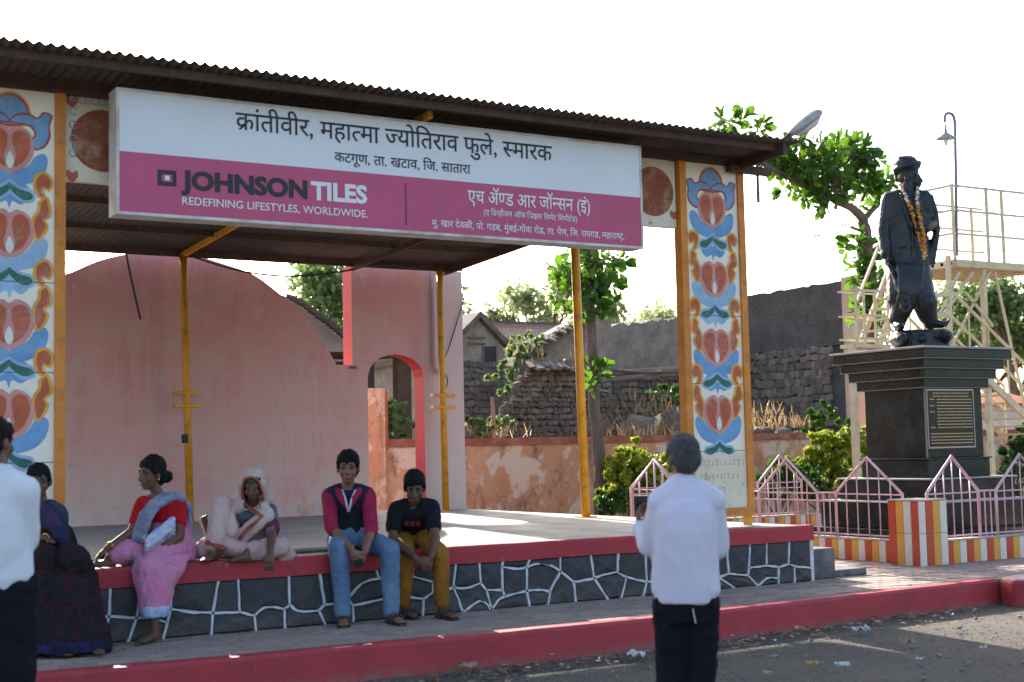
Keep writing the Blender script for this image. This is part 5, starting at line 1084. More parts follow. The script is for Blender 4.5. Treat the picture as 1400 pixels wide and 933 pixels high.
def sandal(par, ank, toe, z, s=1.):
    ank, toe = np.asarray(ank, float), np.asarray(toe, float); d = toe-ank; d[2] = 0; L = np.linalg.norm(d); d /= L; x = np.cross(d, ZV); c = np.array([ank[0], ank[1], z])
    o = MB().prism([(-.065*s, -.03*s), (-.03*s, -.042*s), (L*.5, -.042*s), (L*.85, -.052*s), (L+.04*s, -.03*s), (L+.045*s, .03*s), (L*.85, .05*s), (L*.5, .042*s), (-.03*s, .042*s), (-.065*s, .03*s)], lambda a, k: c+d*a+x*k, ZV*.016).obj('sandal', SANDAL, par)
    for t in (.25, .62): p = c+d*L*t; MB().tube([p-x*.05*s+ZV*.01, p-x*.04*s+ZV*.06*s, p+ZV*.078*s, p+x*.04*s+ZV*.06*s, p+x*.05*s+ZV*.01], .009, 6).obj('strap', SANDAL, o)
# ------------------------------------------------------------------ bronze statue
BRZ = mat('dark_bronze', (.009, .011, .013), (.022, .025, .028), .42, 5, .2, 60, metal=.2, spec=.5)
SA = np.array([PCX, PCY, 2.59]); S = lambda u, v, w_=0: onD(u, v, SA, w_)
b = MB(); fs = nrm(RH*.72-FH*.7); xs_ = nrm(RH*.7+FH*.7)                      # facing, and the side axis of the chest
zbt = S(1255, 451)[2]; cb_ = S(1259, 460)
for k in range(8): c = S(1229+k*8.6, 458, random.uniform(-.08, .16)); c[2] = zbt-.1+random.uniform(-.03, .02); b.ell(c, RH*.11, FH*.22, ZV*.09)
b.loft([((cb_[0], cb_[1], 2.585), RH*.37, FH*.3), ((cb_[0], cb_[1], zbt-.05), RH*.35, FH*.28), ((cb_[0], cb_[1], zbt-.015), RH*.32, FH*.25)], 9)
zf = S(1240, 446)[2]
hipc = S(1242, 362); hL, hR = S(1233, 368, .03), S(1252, 368, -.02); kL, kR = S(1231, 407, .1), S(1260, 407, .1); aL, aR = S(1229, 440, .08), S(1270, 438, .08)
for h, k, a in ((hL, kL, aL), (hR, kR, aR)):
    b.cap(h, k, .18, .16); b.cap(k, a, .15, .085); b.cap(k-ZV*.06+fs*.04, a+ZV*.05-fs*.01, .15, .115)
b.loft([(S(1242, 352), RH*.25, FH*.18), (S(1243, 380, .05), RH*.275, FH*.2), (S(1244, 404, .08), RH*.27, FH*.17), (S(1243, 422, .1), RH*.2, FH*.11)], 18)
for i in range(7):                                                             # hanging folds of the dhoti
    u0 = 1228+i*5.5; b.tube(crom([S(u0, 362, .2), S(u0+(3-i)*1.2, 395, .29), S(1240+(i-3)*4.2, 426-abs(i-3)*4, .24)], 4, False), [.026]*8+[.016], 6)
for i in range(4): b.tube(crom([S(1220+i*3, 372+i*8, .16), S(1236, 400+i*9, .3), S(1257-i*2, 384+i*8, .2)], 4, False), [.026]*9, 6)
b.cap(aL, aL-ZV*.05, .07, .065); b.loft([(S(1227, 444, -.02), RH*.06, ZV*.06), (S(1228, 444, .12), RH*.065, ZV*.06), (S(1230, 446, .26), RH*.06, ZV*.04), (S(1231, 444, .34), RH*.03, ZV*.03)], 12)
b.cap(aR, aR-ZV*.05, .07, .065); b.loft([(S(1264, 443, .0), ZV*.055, FH*.06), (S(1274, 442, .05), ZV*.065, FH*.065), (S(1288, 444, .1), ZV*.04, FH*.06), (S(1295, 442, .12), ZV*.03, FH*.04), (S(1299, 436, .13), ZV*.012, FH*.012)], 12)
# coat
b.loft([(S(1241, 361), RH*.278, FH*.2), (S(1241, 345), RH*.268, FH*.19), (S(1240, 318), RH*.245, FH*.18), (S(1239, 292), RH*.25, FH*.18), (S(1239, 276), RH*.245, FH*.16), (S(1240, 266), RH*.17, FH*.12), (S(1241, 259), RH*.09, FH*.09)], 22)
shL, shR = S(1216, 273), S(1263, 271)
for p in (shL, shR): b.cap(p, (p+S(1240, 265))/2, .085, .09)
eL, wL = S(1209, 316, .02), S(1212, 347, .1); b.cap(shL, eL, .1, .085); b.cap(eL, wL, .085, .068); b.cap(wL+ZV*.02, wL, .072, .07)
add_hand(b, wL, S(1214, 366, .13)-wL, RH, 1, 1.35, .45)
eR, wR = S(1275, 305, .02), S(1265, 312, .26); b.cap(shR, eR, .1, .085); b.cap(eR, wR, .085, .062)
add_hand(b, wR, nrm(S(1260, 296, .3)-wR), -FH*-1, -1, 1.3, .8)
b.bar(S(1259, 318, .27), S(1266, 290, .27), .075, .03, FH)                    # book held against the chest
b.loft([(S(1268, 268, -.02), RH*.06, FH*.1), (S(1276, 290, .0), RH*.05, FH*.12), (S(1279, 315, .0), RH*.05, FH*.1), (S(1274, 345, .03), RH*.06, FH*.06), (S(1271, 362, .05), RH*.07, FH*.04)], 12)   # shawl over the arm
b.tube([S(1231, 264, .17), S(1239, 290, .24), S(1246, 312, .24)], .016, 6); b.tube([S(1252, 264, .17), S(1250, 290, .24), S(1247, 312, .24)], .016, 6); b.tube([S(1247, 312, .22), S(1248, 357, .2)], .013, 6)
for v in (322, 336): b.ell(S(1250, v, .215), RH*.014, FH*.014, ZV*.014)
b.cap(S(1229, 338, .2), S(1238, 337, .22), .014, .014)
# head and turban
hc = S(1244, 245, .02); hf = nrm(RH*.84-FH*.54); b.cap(S(1241, 266), hc-ZV*.06, .105, .095)
H, r_, f_, u_ = add_head(b, hc, hf, ZV+hf*.05, 1.42)
b.cap(H(-.022, .09, -.048), H(.022, .09, -.048), .009, .009)
tc_ = hc+ZV*.115-hf*.03
for i in range(5):                                                             # wound turban
    ph_ = i*1.25; k_ = (.78, .94, 1.02, .92, .64)[i]; b.tube([tc_+ZV*(-.02+.034*i)+(hf*math.cos(a)*.145+r_*math.sin(a)*.13)*k_+ZV*.034*math.sin(a+ph_) for a in np.linspace(0, 6.29, 26)], .03, 8)
b.ell(tc_+ZV*.045, hf*.15, r_*.136, ZV*.135); b.cap(tc_+hf*.02+ZV*.08, tc_-hf*.09+ZV*.09, .05, .06); b.cap(tc_-hf*.13, tc_-hf*.13-ZV*.1, .035, .03)
statue = fuse('bronze_statue', b, BRZ, None, .0105, 2, (.006, (9, 9, 5)), org=SA)
tag(statue, 'dark bronze statue of a standing man in turban, coat and dhoti', 'statue')
gl = thing('marigold_garland', tuple(S(1252, 300, .3)), 'orange marigold garlands with pink blooms hanging on the statue', 'garland')
def bead(p, r, m):
    bb = MB(); bb.ell(p, (r, 0, 0), (0, r, 0), (0, 0, r*.8), 7, 4); return bb
MAR = [mat('marigold_orange', (.5, .15, .01), (.55, .24, .02), .8, 40), mat('marigold_yellow', (.5, .33, .04), None, .8), mat('pink_bloom', (.45, .07, .2), None, .8), mat('pale_bloom', (.62, .55, .42), None, .8)]
G1 = crom([S(1231, 252, .12), S(1238, 268, .24), S(1246, 285, .27), S(1251, 305, .27), S(1257, 325, .27), S(1262, 342, .26)], 8, False); G2 = crom([S(1255, 256, .12), S(1254, 272, .24), S(1256, 290, .28), S(1260, 308, .38), S(1264, 326, .32), S(1264, 344, .26)], 8, False)
for strand in (G1, G2):
    for i, p in enumerate(strand[::1]):
        m = 3 if i < 13 and i % 3 else (2 if i % 13 == 9 else (0 if i % 5 else 1)); bead(np.asarray(p)+rng.normal(size=3)*.006, rng.uniform(.017, .025), m).obj('blossom', MAR[m], gl, smooth=True)
for k in range(7): bead(S(1264+rng.uniform(-3, 3), 345+k*1.5, .27), .02, 0).obj('blossom', MAR[(1, 3, 0)[k % 3]], gl, smooth=True)
# ------------------------------------------------------------------ people
def arms(b, *js, r=(.046, .04, .027)):
    for sh, el, wr in js: b.cap(sh, el, r[0], r[1]); b.cap(el, wr, r[1], r[2])
def legs(b, *js, r=(.075, .055, .036)):
    for h, k, a in js: b.cap(h, k, r[0], r[1]); b.cap(k, a, r[1], r[2])
def hair_cap(par, H, r, f, u, s, m, bun=False, name='hair', low=-.02, front=.055, voxel=.008, parting=False):
    b = MB(); b.ell(H(0, -.02, .05), r*.085*s, f*.097*s, u*.09*s); b.ell(H(0, -.05, -.0), r*.081*s, f*.062*s, u*(.075-low)*s)
    for a_ in np.linspace(-1, 1, 7): b.cap(H(a_*.05, front+.006-.02*a_*a_, .085), H(a_*.06+.006, front+.016-.025*a_*a_, .058), .018*s, .012*s)
    for k_ in (-1, 1): b.cap(H(k_*.07, .03, .05), H(k_*.074, .02, .005), .014*s, .01*s)
    if bun: b.ell(H(0, -.13, -.03), r*.05*s, f*.042*s, u*.045*s); b.cap(H(-.066, .025, .035), H(-.072, -.04, -.01), .018*s, .022*s); b.cap(H(.066, .025, .035), H(.072, -.04, -.01), .018*s, .022*s)
    return fuse(name, b, m, par, voxel, 1, (.0055*s, (42, 42, 30)))
def anch(u, v, Y, z=None): p = onY(u, v, Y); return p
# ---- boy in navy and pink shirt
A1 = anch(478, 742, .22); P = lambda u, v, w_=0: onD(u, v, A1, w_)
hipz = ZP+.10; hL, hR = P(464, 742), P(494, 742); hL[2] = hR[2] = hipz
kL, kR = P(463, 748, .44), P(533, 752, .40); aL, aR = onZ(469, 845, ZC+.09), onZ(535, 843, ZC+.09)
aL = P(469, 845, .42); aR = P(535, 843, .37); aL[2] = aR[2] = ZC+.085
nk = P(475, 668, .09); shL, shR = P(450, 678, .07), P(503, 677, .05); eL, eR = P(453, 722, .3), P(508, 725, .27); wL, wR = P(480, 750, .5), P(499, 755, .49)
hc = P(476, 640, .13); hf = nrm(-FH+RH*.06-ZV*.06)
b = MB(); torso(b, (hL+hR)/2, nk, shL, shR, .13, .11, .14); arms(b, (shL, eL, wL), (shR, eR, wR)); legs(b, (hL, kL, aL), (hR, kR, aR)); b.cap(nk-ZV*.03, hc-ZV*.05, .05, .048)
H, r_, f_, u_ = add_head(b, hc, hf, ZV, 1.06); add_hand(b, wL, P(487, 767, .52)-wL, -FH*-1+RH*.4, 1, .95, .7); add_hand(b, wR, P(491, 770, .51)-wR, FH-RH*.4, -1, .95, .7)
foot(b, aL, aL+np.array([*(-FH*.2+RH*.03)[:2], 0]), .95); foot(b, aR, aR+np.array([*(-FH*.18+RH*.09)[:2], 0]), .95)
boy1 = fuse('person', b, SKIN, None, .0075, 2, org=(hL+hR)/2); tag(boy1, 'boy in navy and pink shirt and blue jeans sitting on the stage edge', 'person')
add_eyes(boy1, H, r_, f_, u_, 1.06); add_brows(boy1, H, r_, f_, u_, 1.06, HAIRB); hair_cap(boy1, H, r_, f_, u_, 1.06, HAIRB)
NAVY = cloth('navy_jersey', (.018, .022, .035)); PINKC = cloth('crimson_jersey', (.32, .02, .06)); DENIM = cloth('blue_denim', (.09, .155, .255), (.16, .24, .35), 3, .4, .65); PALE = cloth('pale_collar', (.5, .52, .58))
b = MB(); torso(b, (hL+hR)/2+ZV*.02, nk, shL, shR, .135, .12, .148, g=.018); fuse('shirt', b, NAVY, boy1, .009, 2, (.007, (16, 16, 9)))
for sh, el, wr in ((shL, eL, wL), (shR, eR, wR)):
    b = MB(); b.cap(sh, el, .062, .052); b.cap(el, el+(wr-el)*.12, .053, .05); fuse('sleeve', b, PINKC, boy1, .009, 2, (.006, (22, 22, 12)))
b = MB(); b.tube([P(462, 668, .0), P(462, 671, .13), P(468, 683, .215), P(474, 695, .225)], [.024, .028, .026, .014], 8); b.tube([P(492, 668, .0), P(491, 671, .13), P(484, 683, .215), P(478, 695, .225)], [.024, .028, .026, .014], 8); b.tube([P(462, 667, .0), P(477, 663, -.03), P(492, 667, .0)], .024, 8); fuse('collar', b, PINKC, boy1, .007, 1)
b = MB(); b.tube([P(468, 670, .16), P(473, 685, .236), P(476, 700, .236)], .009, 6); b.tube([P(486, 670, .16), P(480, 685, .236), P(477, 700, .236)], .009, 6); b.obj('inner_collar', PALE, boy1, smooth=True)
b = MB(); legs(b, (hL, kL, aL+ZV*.01), (hR, kR, aR+ZV*.01), r=(.095, .076, .062)); b.loft([((hL+hR)/2-ZV*.06, RH*.17, FH*.13), ((hL+hR)/2, RH*.165, FH*.14), ((hL+hR)/2+ZV*.1, RH*.145, FH*.12)], 18); fuse('jeans', b, DENIM, boy1, .009, 2, (.008, (14, 14, 10)))
for a, t in ((aL, -FH*.2+RH*.03), (aR, -FH*.18+RH*.09)): sandal(boy1, a, a+t, ZC+.004, .95)
ph = MB(); ph.bar(P(489, 765, .56), P(492, 776, .56), .034, .006, FH); tag(ph.obj('mobile_phone', mat('black_glass', (.01, .01, .012), None, .15)), 'black phone in the hands of the boy in jeans', 'phone')
# ---- boy in black t-shirt and mustard trousers
A2 = anch(562, 738, .24); P = lambda u, v, w_=0: onD(u, v, A2, w_)
hL, hR = P(548, 738), P(572, 738, -.04); hL[2] = hR[2] = ZP+.095
kL, kR = P(556, 757, .36), P(602, 757, .42); aL, aR = P(551, 836, .34), P(604, 834, .42); aL[2] = aR[2] = ZC+.085
nk = P(566, 690, .2); shL, shR = P(541, 697, .15), P(590, 693, .15); eL, eR = P(536, 738, .34), P(595, 737, .38); wL, wR = P(568, 763, .54), P(589, 762, .55)
hc = P(567, 667, .27); hf = nrm(-FH+RH*.05-ZV*.42); 
b = MB(); torso(b, (hL+hR)/2, nk, shL, shR, .125, .105, .135); arms(b, (shL, eL, wL), (shR, eR, wR)); legs(b, (hL, kL, aL), (hR, kR, aR)); b.cap(nk-ZV*.02-(-FH)*.03, hc-ZV*.03, .05, .048)
H, r_, f_, u_ = add_head(b, hc, hf, ZV-FH*.4, 1.04); add_hand(b, wL, P(581, 775, .57)-wL, FH+RH*.4, 1, .92, .7); add_hand(b, wR, P(584, 777, .57)-wR, FH-RH*.4, -1, .92, .7)
ft = -FH*.17+RH*.1
foot(b, aL, aL+ft, .92); foot(b, aR, aR+ft, .92)
boy2 = fuse('person', b, SKIND, None, .0075, 2, org=(hL+hR)/2); tag(boy2, 'boy in black t-shirt and mustard trousers leaning forward on the stage edge', 'person')
add_eyes(boy2, H, r_, f_, u_, 1.04); add_brows(boy2, H, r_, f_, u_, 1.04, HAIRB); hair_cap(boy2, H, r_, f_, u_, 1.04, HAIRB)
BLKT = cloth('black_cotton', (.012, .013, .017)); MUST = cloth('mustard_cotton', (.3, .13, .018), (.22, .095, .014), 4)
b = MB(); torso(b, (hL+hR)/2+ZV*.02, nk, shL, shR, .13, .118, .143, g=.018); [b.cap(sh, sh+(el-sh)*.62, .066, .062) for sh, el in ((shL, eL), (shR, eR))]; fuse('t_shirt', b, BLKT, boy2, .009, 2, (.007, (16, 16, 9)))
for k, (u, w_) in enumerate(((556, 6), (564, 7), (572, 6))): b = MB(); b.bar(P(u-w_/2, 716, .292), P(u+w_/2, 716, .292), .002, .02, ZV); b.obj('chest_print', cloth('faded_red_print', (.11, .016, .018)), boy2)
b = MB(); legs(b, (hL, kL, aL+ZV*.04), (hR, kR, aR+ZV*.04), r=(.09, .072, .058)); b.loft([((hL+hR)/2-ZV*.06, RH*.16, FH*.13), ((hL+hR)/2, RH*.155, FH*.14), ((hL+hR)/2+ZV*.1, RH*.14, FH*.11)], 18); fuse('trousers', b, MUST, boy2, .009, 2, (.008, (14, 14, 10)))
for a in (aL, aR): sandal(boy2, a, a+ft, ZC+.004, .95)
# ---- woman in pink sari and red blouse
A3 = anch(222, 752, .32); P = lambda u, v, w_=0: onD(u, v, A3, w_)
pel = P(226, 748); pel[2] = ZP+.1; hf = nrm(-RH*.62-FH*.75-ZV*.05); bf = nrm(-RH*.45-FH*.85); bx = nrm(np.cross(bf, ZV))      # bx: her right -> picture left
nk = P(220, 678, .05); shN, shF = P(243, 690, -.02), P(197, 690, .12); eN, eF = P(245, 733, .16), P(181, 728, .2); wN, wF = P(197, 767, .44), P(147, 750, .34)
hc = P(207, 648, .09)
hN, hFa = P(240, 750, .02), P(212, 750, .06); hN[2] = hFa[2] = ZP+.1; kN = P(203, 777, .52); aN = P(212, 866, .52); aN[2] = ZC+.085; kF = P(170, 760, .3); kF[2] = ZP+.085; aF = P(150, 768, .34); aF[2] = ZP+.06
b = MB(); torso(b, pel, nk, shF, shN, .16, .135, .145, f=bf, belly=.02); arms(b, (shN, eN, wN), (shF, eF, wF), r=(.05, .042, .027)); legs(b, (hN, kN, aN), (hFa, kF, aF)); b.cap(nk-ZV*.03, hc-ZV*.05, .047, .045)
H, r_, f_, u_ = add_head(b, hc, hf, ZV, 1.03); add_hand(b, wN, P(182, 780, .5)-wN, -ZV, -1, .92, .5); add_hand(b, wF, P(136, 757, .36)-wF, -ZV, 1, .92, .6)
foot(b, aN, aN-FH*.17-RH*.06, .92); foot(b, aF, aF-RH*.14-FH*.06, .9)
wm2 = fuse('person', b, SKIND, None, .0075, 2, org=pel); tag(wm2, 'woman in pink sari and red blouse with one leg hanging off the stage', 'person')
add_eyes(wm2, H, r_, f_, u_, 1.03); add_brows(wm2, H, r_, f_, u_, 1.03, HAIRB); hair_cap(wm2, H, r_, f_, u_, 1.03, HAIRB, bun=True, front=.05)
REDC = cloth('red_blouse_cloth', (.42, .012, .018)); PSARI = cloth('pink_flowered_sari', (.58, .2, .33), (.47, .25, .32), 9, .5, .62); BLUEC = cloth('blue_sari_border', (.2, .33, .56), (.45, .5, .62), 12, .45, .6); PALU = cloth('pale_blue_pallu', (.33, .38, .58), (.58, .56, .62), 10, .4, .6, stretch=(1, 1, 3)); GOLD = mat('gold', (.6, .38, .09), None, .3, metal=1)
b = MB(); up = nrm(nk-pel); mid = pel+(nk-pel)*.52
b.loft([(mid, bx*.155, bf*.125), (pel+(nk-pel)*.7, bx*.165, bf*.135), (pel+(nk-pel)*.85, bx*.165, bf*.115), (nk-ZV*.02, bx*.1, bf*.07)], 18); [b.cap(sh, sh+(el-sh)*.6, .068, .06) for sh, el in ((shN, eN), (shF, eF))]; b.cap(shN, nk-ZV*.04, .06, .05); b.cap(shF, nk-ZV*.04, .06, .05); fuse('blouse', b, REDC, wm2, .009, 2, (.004, (20, 20, 14)))
b = MB(); legs(b, (hN, kN, kN+(aN-kN)*.58), (hFa, kF, (kF+aF)/2), r=(.125, .085, .07)); b.loft([(pel-ZV*.09, RH*.23, FH*.19), (pel, RH*.215, FH*.19), (pel+ZV*.12, RH*.17, FH*.15), (pel+ZV*.2, RH*.15, FH*.13)], 20); b.loft([(P(226, 758, .3), RH*.2, FH*.15), (P(217, 778, .46), RH*.19, FH*.13), (P(211, 805, .52), RH*.13, FH*.11), (P(212, 838, .54), RH*.095, FH*.095)], 18); fuse('sari_skirt', b, PSARI, wm2, .01, 2, (.013, (13, 13, 5)))
b = MB(); b.loft([(P(212, 829, .54), RH*.108, FH*.106), (P(212, 843, .54), RH*.1, FH*.1)], 18); fuse('sari_border', b, BLUEC, wm2, .009, 2, (.01, (16, 16, 6)))
b = MB(); pth = crom([P(190, 737, .28), P(196, 715, .25), P(208, 695, .2), P(226, 681, .12), P(243, 682, -.02), P(253, 700, -.08), P(252, 735, -.06), P(240, 752, .12)], 5, False)
for p, q in zip(pth[:-1], pth[1:]):
    for o_ in (-.035, 0, .035): b.cap(p+bx*o_, q+bx*o_, .034, .034, 8, flat=(bf, .6))
for o_ in (-.05, -.015, .02, .055): b.cap(P(236, 722, .2)+ZV*o_, P(202, 750, .36)+ZV*o_, .026, .028, flat=(bf, .6)); fuse('sari_pallu', b, PALU, wm2, .009, 2, (.01, (22, 22, 8)))
MB().ell(H(-.082, .0, -.04), r_*.008, f_*.01, u_*.01).obj('earring', GOLD, wm2, smooth=True); MB().ell(H(.082, .0, -.04), r_*.008, f_*.01, u_*.01).obj('earring', GOLD, wm2, smooth=True)
for wr, el in ((wN, eN), (wF, eF)):
    for t in (.1, .15): c = wr+(el-wr)*t; A_, B_, D_ = frame(el-wr); MB().tube([c+(A_*math.cos(k)+B_*math.sin(k))*.033 for k in np.linspace(0, 6.29, 15)], .004, 6).obj('bangle', GOLD, wm2)
# ---- old woman with sari drawn over her head
A4 = anch(338, 758, .34); P = lambda u, v, w_=0: onD(u, v, A4, w_)
pel = P(336, 752); pel[2] = ZP+.1; bf = nrm(-FH-RH*.05); nk = P(346, 690, .16); shL, shR = P(324, 697, .12), P(368, 700, .1); eL, wL = P(279, 712, .12), P(290, 748, .34); eR, wR = P(372, 730, .34), P(369, 755, .56)
hc = P(347, 665, .24); hf = nrm(-FH-RH*.08-ZV*.38); hL, hR = P(325, 752), P(350, 752); hL[2] = hR[2] = ZP+.1
kL = P(303, 690, .3); aL = P(292, 752, .42); aL[2] = ZP+.075; kR = P(384, 752, .26); kR[2] = ZP+.085; aR = P(340, 762, .42); aR[2] = ZP+.06
b = MB(); torso(b, pel, nk, shL, shR, .15, .13, .14, f=bf); arms(b, (shL, eL, wL), (shR, eR, wR), r=(.043, .036, .025)); legs(b, (hL, kL, aL), (hR, kR, aR)); b.cap(nk-ZV*.02, hc-ZV*.04, .045, .043)
H, r_, f_, u_ = add_head(b, hc, hf, ZV-FH*.3, .93); add_hand(b, wL, P(294, 760, .4)-wL, -ZV, 1, .9, .5); add_hand(b, wR, P(367, 780, .59)-wR, FH, -1, .95, .45)
foot(b, aL, aL-FH*.16-RH*.03, .9); foot(b, aR, aR-RH*.12-FH*.08, .88)
wm3 = fuse('person', b, SKIND, None, .0075, 2, org=pel); tag(wm3, 'old woman with cream sari over her head sitting with raised knee', 'person')
add_eyes(wm3, H, r_, f_, u_, .93); hair_cap(wm3, H, r_, f_, u_, .93, HAIRG, bun=True, front=.045)
CRS = cloth('cream_pink_sari', (.46, .3, .28), (.52, .37, .34), 5, .4, .62); CRV = cloth('cream_veil', (.44, .31, .27), (.5, .38, .33), 6); MAR_ = cloth('maroon_gold_border', (.26, .03, .045), (.34, .13, .05), 16); GBL = cloth('grey_blue_blouse', (.085, .11, .135), (.12, .14, .16), 8); STR = cloth('maroon_sleeve_stripe', (.14, .03, .05))
b = MB(); torso(b, pel+ZV*.1, nk, shL, shR, .15, .14, .15, g=.018, f=bf); [b.cap(sh, sh+(el-sh)*k, .064, .056) for sh, el, k in ((shL, eL, .55), (shR, eR, .85))]; fuse('blouse', b, GBL, wm3, .009, 2, (.005, (18, 18, 12)))
for t in (.62, .78): c = shR+(eR-shR)*t; d = nrm(eR-shR); b = MB(); b.cap(c-d*.008, c+d*.008, .063, .063); b.obj('sleeve_stripe', STR, wm3, smooth=True)
b = MB(); legs(b, (hL, kL, kL+(aL-kL)*.82), (hR, kR, kR+(aR-kR)*.8), r=(.11, .078, .075)); b.loft([(pel-ZV*.09, RH*.24, FH*.2), (pel, RH*.22, FH*.19), (pel+ZV*.15, RH*.17, FH*.15)], 20); b.cap(P(283, 752, .3), P(310, 735, .3), .09, .09); b.cap(P(384, 757, .22), P(396, 758, .2), .06, .045); b.cap(P(315, 748, .36), P(360, 757, .34), .06, .055); fuse('sari_skirt', b, CRS, wm3, .01, 2, (.013, (15, 15, 6)))
b = MB(); b.ell(H(0, -.03, .035), r_*.1, f_*.108, u_*.112); b.cap(H(-.085, .03, .03), H(-.1, .0, -.12), .032, .04); b.cap(H(.085, .03, .03), H(.095, .01, -.12), .032, .04); b.cap(H(0, -.09, .0), nk-FH*-.1, .09, .09)
pth = crom([H(.1, .0, -.1), P(364, 702, .27), P(352, 716, .31), P(334, 730, .32), P(322, 745, .34)], 4, False)
for p, q in zip(pth[:-1], pth[1:]): b.cap(p, q, .06, .06, 8, flat=(bf, .5))
pth = crom([H(-.1, .0, -.1), P(322, 694, .24), P(312, 705, .3), P(316, 725, .36)], 4, False)
for p, q in zip(pth[:-1], pth[1:]): b.cap(p, q, .055, .06, 8, flat=(bf, .5))
veil = fuse('sari_veil', b, CRV, wm3, .009, 2, (.007, (18, 18, 9)))
# open the veil in front of the face
bm = bmesh.new(); bm.from_mesh(veil.data); o_ = ORG[veil.name]
dele = [v for v in bm.verts if (lambda q: (q @ f_) > .035 and abs(q @ r_) < .062 and -.14 < (q @ u_) < .082)(np.array(v.co)+o_-hc)]
bmesh.ops.delete(bm, geom=dele, context='VERTS'); bm.to_mesh(veil.data); bm.free(); sm = veil.modifiers.new('t', 'SOLIDIFY'); sm.thickness = .006
b = MB(); b.tube(crom([H(-.085, .05, -.12), H(-.082, .06, -.03), H(-.06, .065, .07), H(0, .07, .105), H(.06, .065, .07), H(.082, .06, -.03), H(.085, .05, -.12)], 4, False), .009, 7); b.tube([H(.09, .05, -.12), P(358, 706, .34), P(340, 722, .37), P(326, 738, .39)], .014, 7); b.cap(P(284, 742, .46), P(306, 750, .46), .02, .02); b.obj('sari_border', MAR_, wm3, smooth=True)
# ---- woman in dark sari beside the pillar
A5 = anch(72, 770, .12); P = lambda u, v, w_=0: onD(u, v, A5, w_)
pel = P(66, 768); pel[2] = ZP+.1; bf = nrm(-FH+RH*.3); bx = nrm(np.cross(bf, ZV)); nk = P(58, 690, .05); shL, shR = P(36, 701, .02), P(81, 703, .06); eL, wL = P(34, 742, .08), P(52, 738, .28); eR, wR = P(84, 740, .12), P(58, 736, .3)
hc = P(53, 659, .08); hf = nrm(-FH+RH*.35-ZV*.05); hL, hR = P(54, 768), P(80, 768); hL[2] = hR[2] = ZP+.1
kL, kR = P(62, 772, .42), P(100, 775, .42); kL[2] = kR[2] = ZP+.09; aL, aR = P(84, 872, .5), P(122, 872, .48); aL[2] = aR[2] = ZC+.085
b = MB(); torso(b, pel, nk, shL, shR, .155, .13, .14, f=bf); arms(b, (shL, eL, wL), (shR, eR, wR), r=(.046, .039, .026)); legs(b, (hL, kL, aL), (hR, kR, aR)); b.cap(nk-ZV*.03, hc-ZV*.05, .046, .044)
H, r_, f_, u_ = add_head(b, hc, hf, ZV, .96); add_hand(b, wL, RH*.6+ZV*.1-FH*.2, -ZV, 1, .9, .8); add_hand(b, wR, -RH*.6+ZV*.1-FH*.1, -ZV, -1, .9, .8); foot(b, aL, aL-FH*.16+RH*.1, .9); foot(b, aR, aR-FH*.14+RH*.12, .9)
wm1 = fuse('person', b, SKIND, None, .0075, 2, org=pel); tag(wm1, 'woman in dark patterned sari seated beside the lotus panel', 'person')
add_eyes(wm1, H, r_, f_, u_, .96); add_brows(wm1, H, r_, f_, u_, .96, HAIRB); hair_cap(wm1, H, r_, f_, u_, .96, HAIRB, bun=True, front=.05)
DSA = cloth('dark_green_maroon_sari', (.013, .015, .017), (.06, .01, .016), 26, .52, .6); PUR = cloth('purple_border', (.032, .018, .085), (.014, .016, .04), 14); DBL = cloth('dark_blouse', (.02, .03, .05), (.045, .055, .085), 18)
b = MB(); torso(b, pel+ZV*.08, nk, shL, shR, .15, .14, .15, g=.018, f=bf); [b.cap(sh, sh+(el-sh)*.6, .062, .055) for sh, el in ((shL, eL), (shR, eR))]; fuse('blouse', b, DBL, wm1, .009, 2, (.005, (18, 18, 12)))
b = MB(); b.loft([(P(64, 762, -.02), RH*.2, FH*.18), (P(72, 766, .2), RH*.25, FH*.28), (P(78, 790, .36), RH*.26, FH*.2), (P(84, 830, .42), RH*.27, FH*.18), (P(90, 862, .46), RH*.28, FH*.19), (P(92, 882, .48), RH*.29, FH*.2)], 26); b.cap(hL, kL, .12, .11); b.cap(hR, kR, .12, .11); b.loft([(pel-ZV*.09, RH*.22, FH*.18), (pel+ZV*.08, RH*.19, FH*.17), (pel+ZV*.2, RH*.15, FH*.14)], 18); fuse('sari_skirt', b, DSA, wm1, .011, 2, (.022, (13, 13, 3)))
b = MB(); c = P(90, 880, .48); c[2] = ZC+.075; b.loft([(c-ZV*.045, RH*.296, FH*.208), (c, RH*.294, FH*.206), (c+ZV*.03, RH*.286, FH*.2)], 30); fuse('sari_border', b, PUR, wm1, .011, 2, (.026, (13, 13, 3)))
b = MB(); pth = crom([P(84, 735, .22), P(76, 718, .24), P(64, 704, .2), P(48, 692, .1), P(38, 694, -.05), P(36, 730, -.08)], 5, False)
for p, q in zip(pth[:-1], pth[1:]): b.cap(p, q, .055, .055, 8, flat=(bf, .5))
fuse('sari_pallu', b, cloth('blue_black_pallu', (.025, .03, .07), (.07, .03, .09), 14), wm1, .009, 2, (.009, (20, 20, 8)))
for wr, el in ((wL, eL), (wR, eR)): c = wr+(el-wr)*.12; A_, B_, D_ = frame(el-wr); MB().tube([c+(A_*math.cos(k)+B_*math.sin(k))*.033 for k in np.linspace(0, 6.29, 15)], .005, 6).obj('bangle', GOLD, wm1)
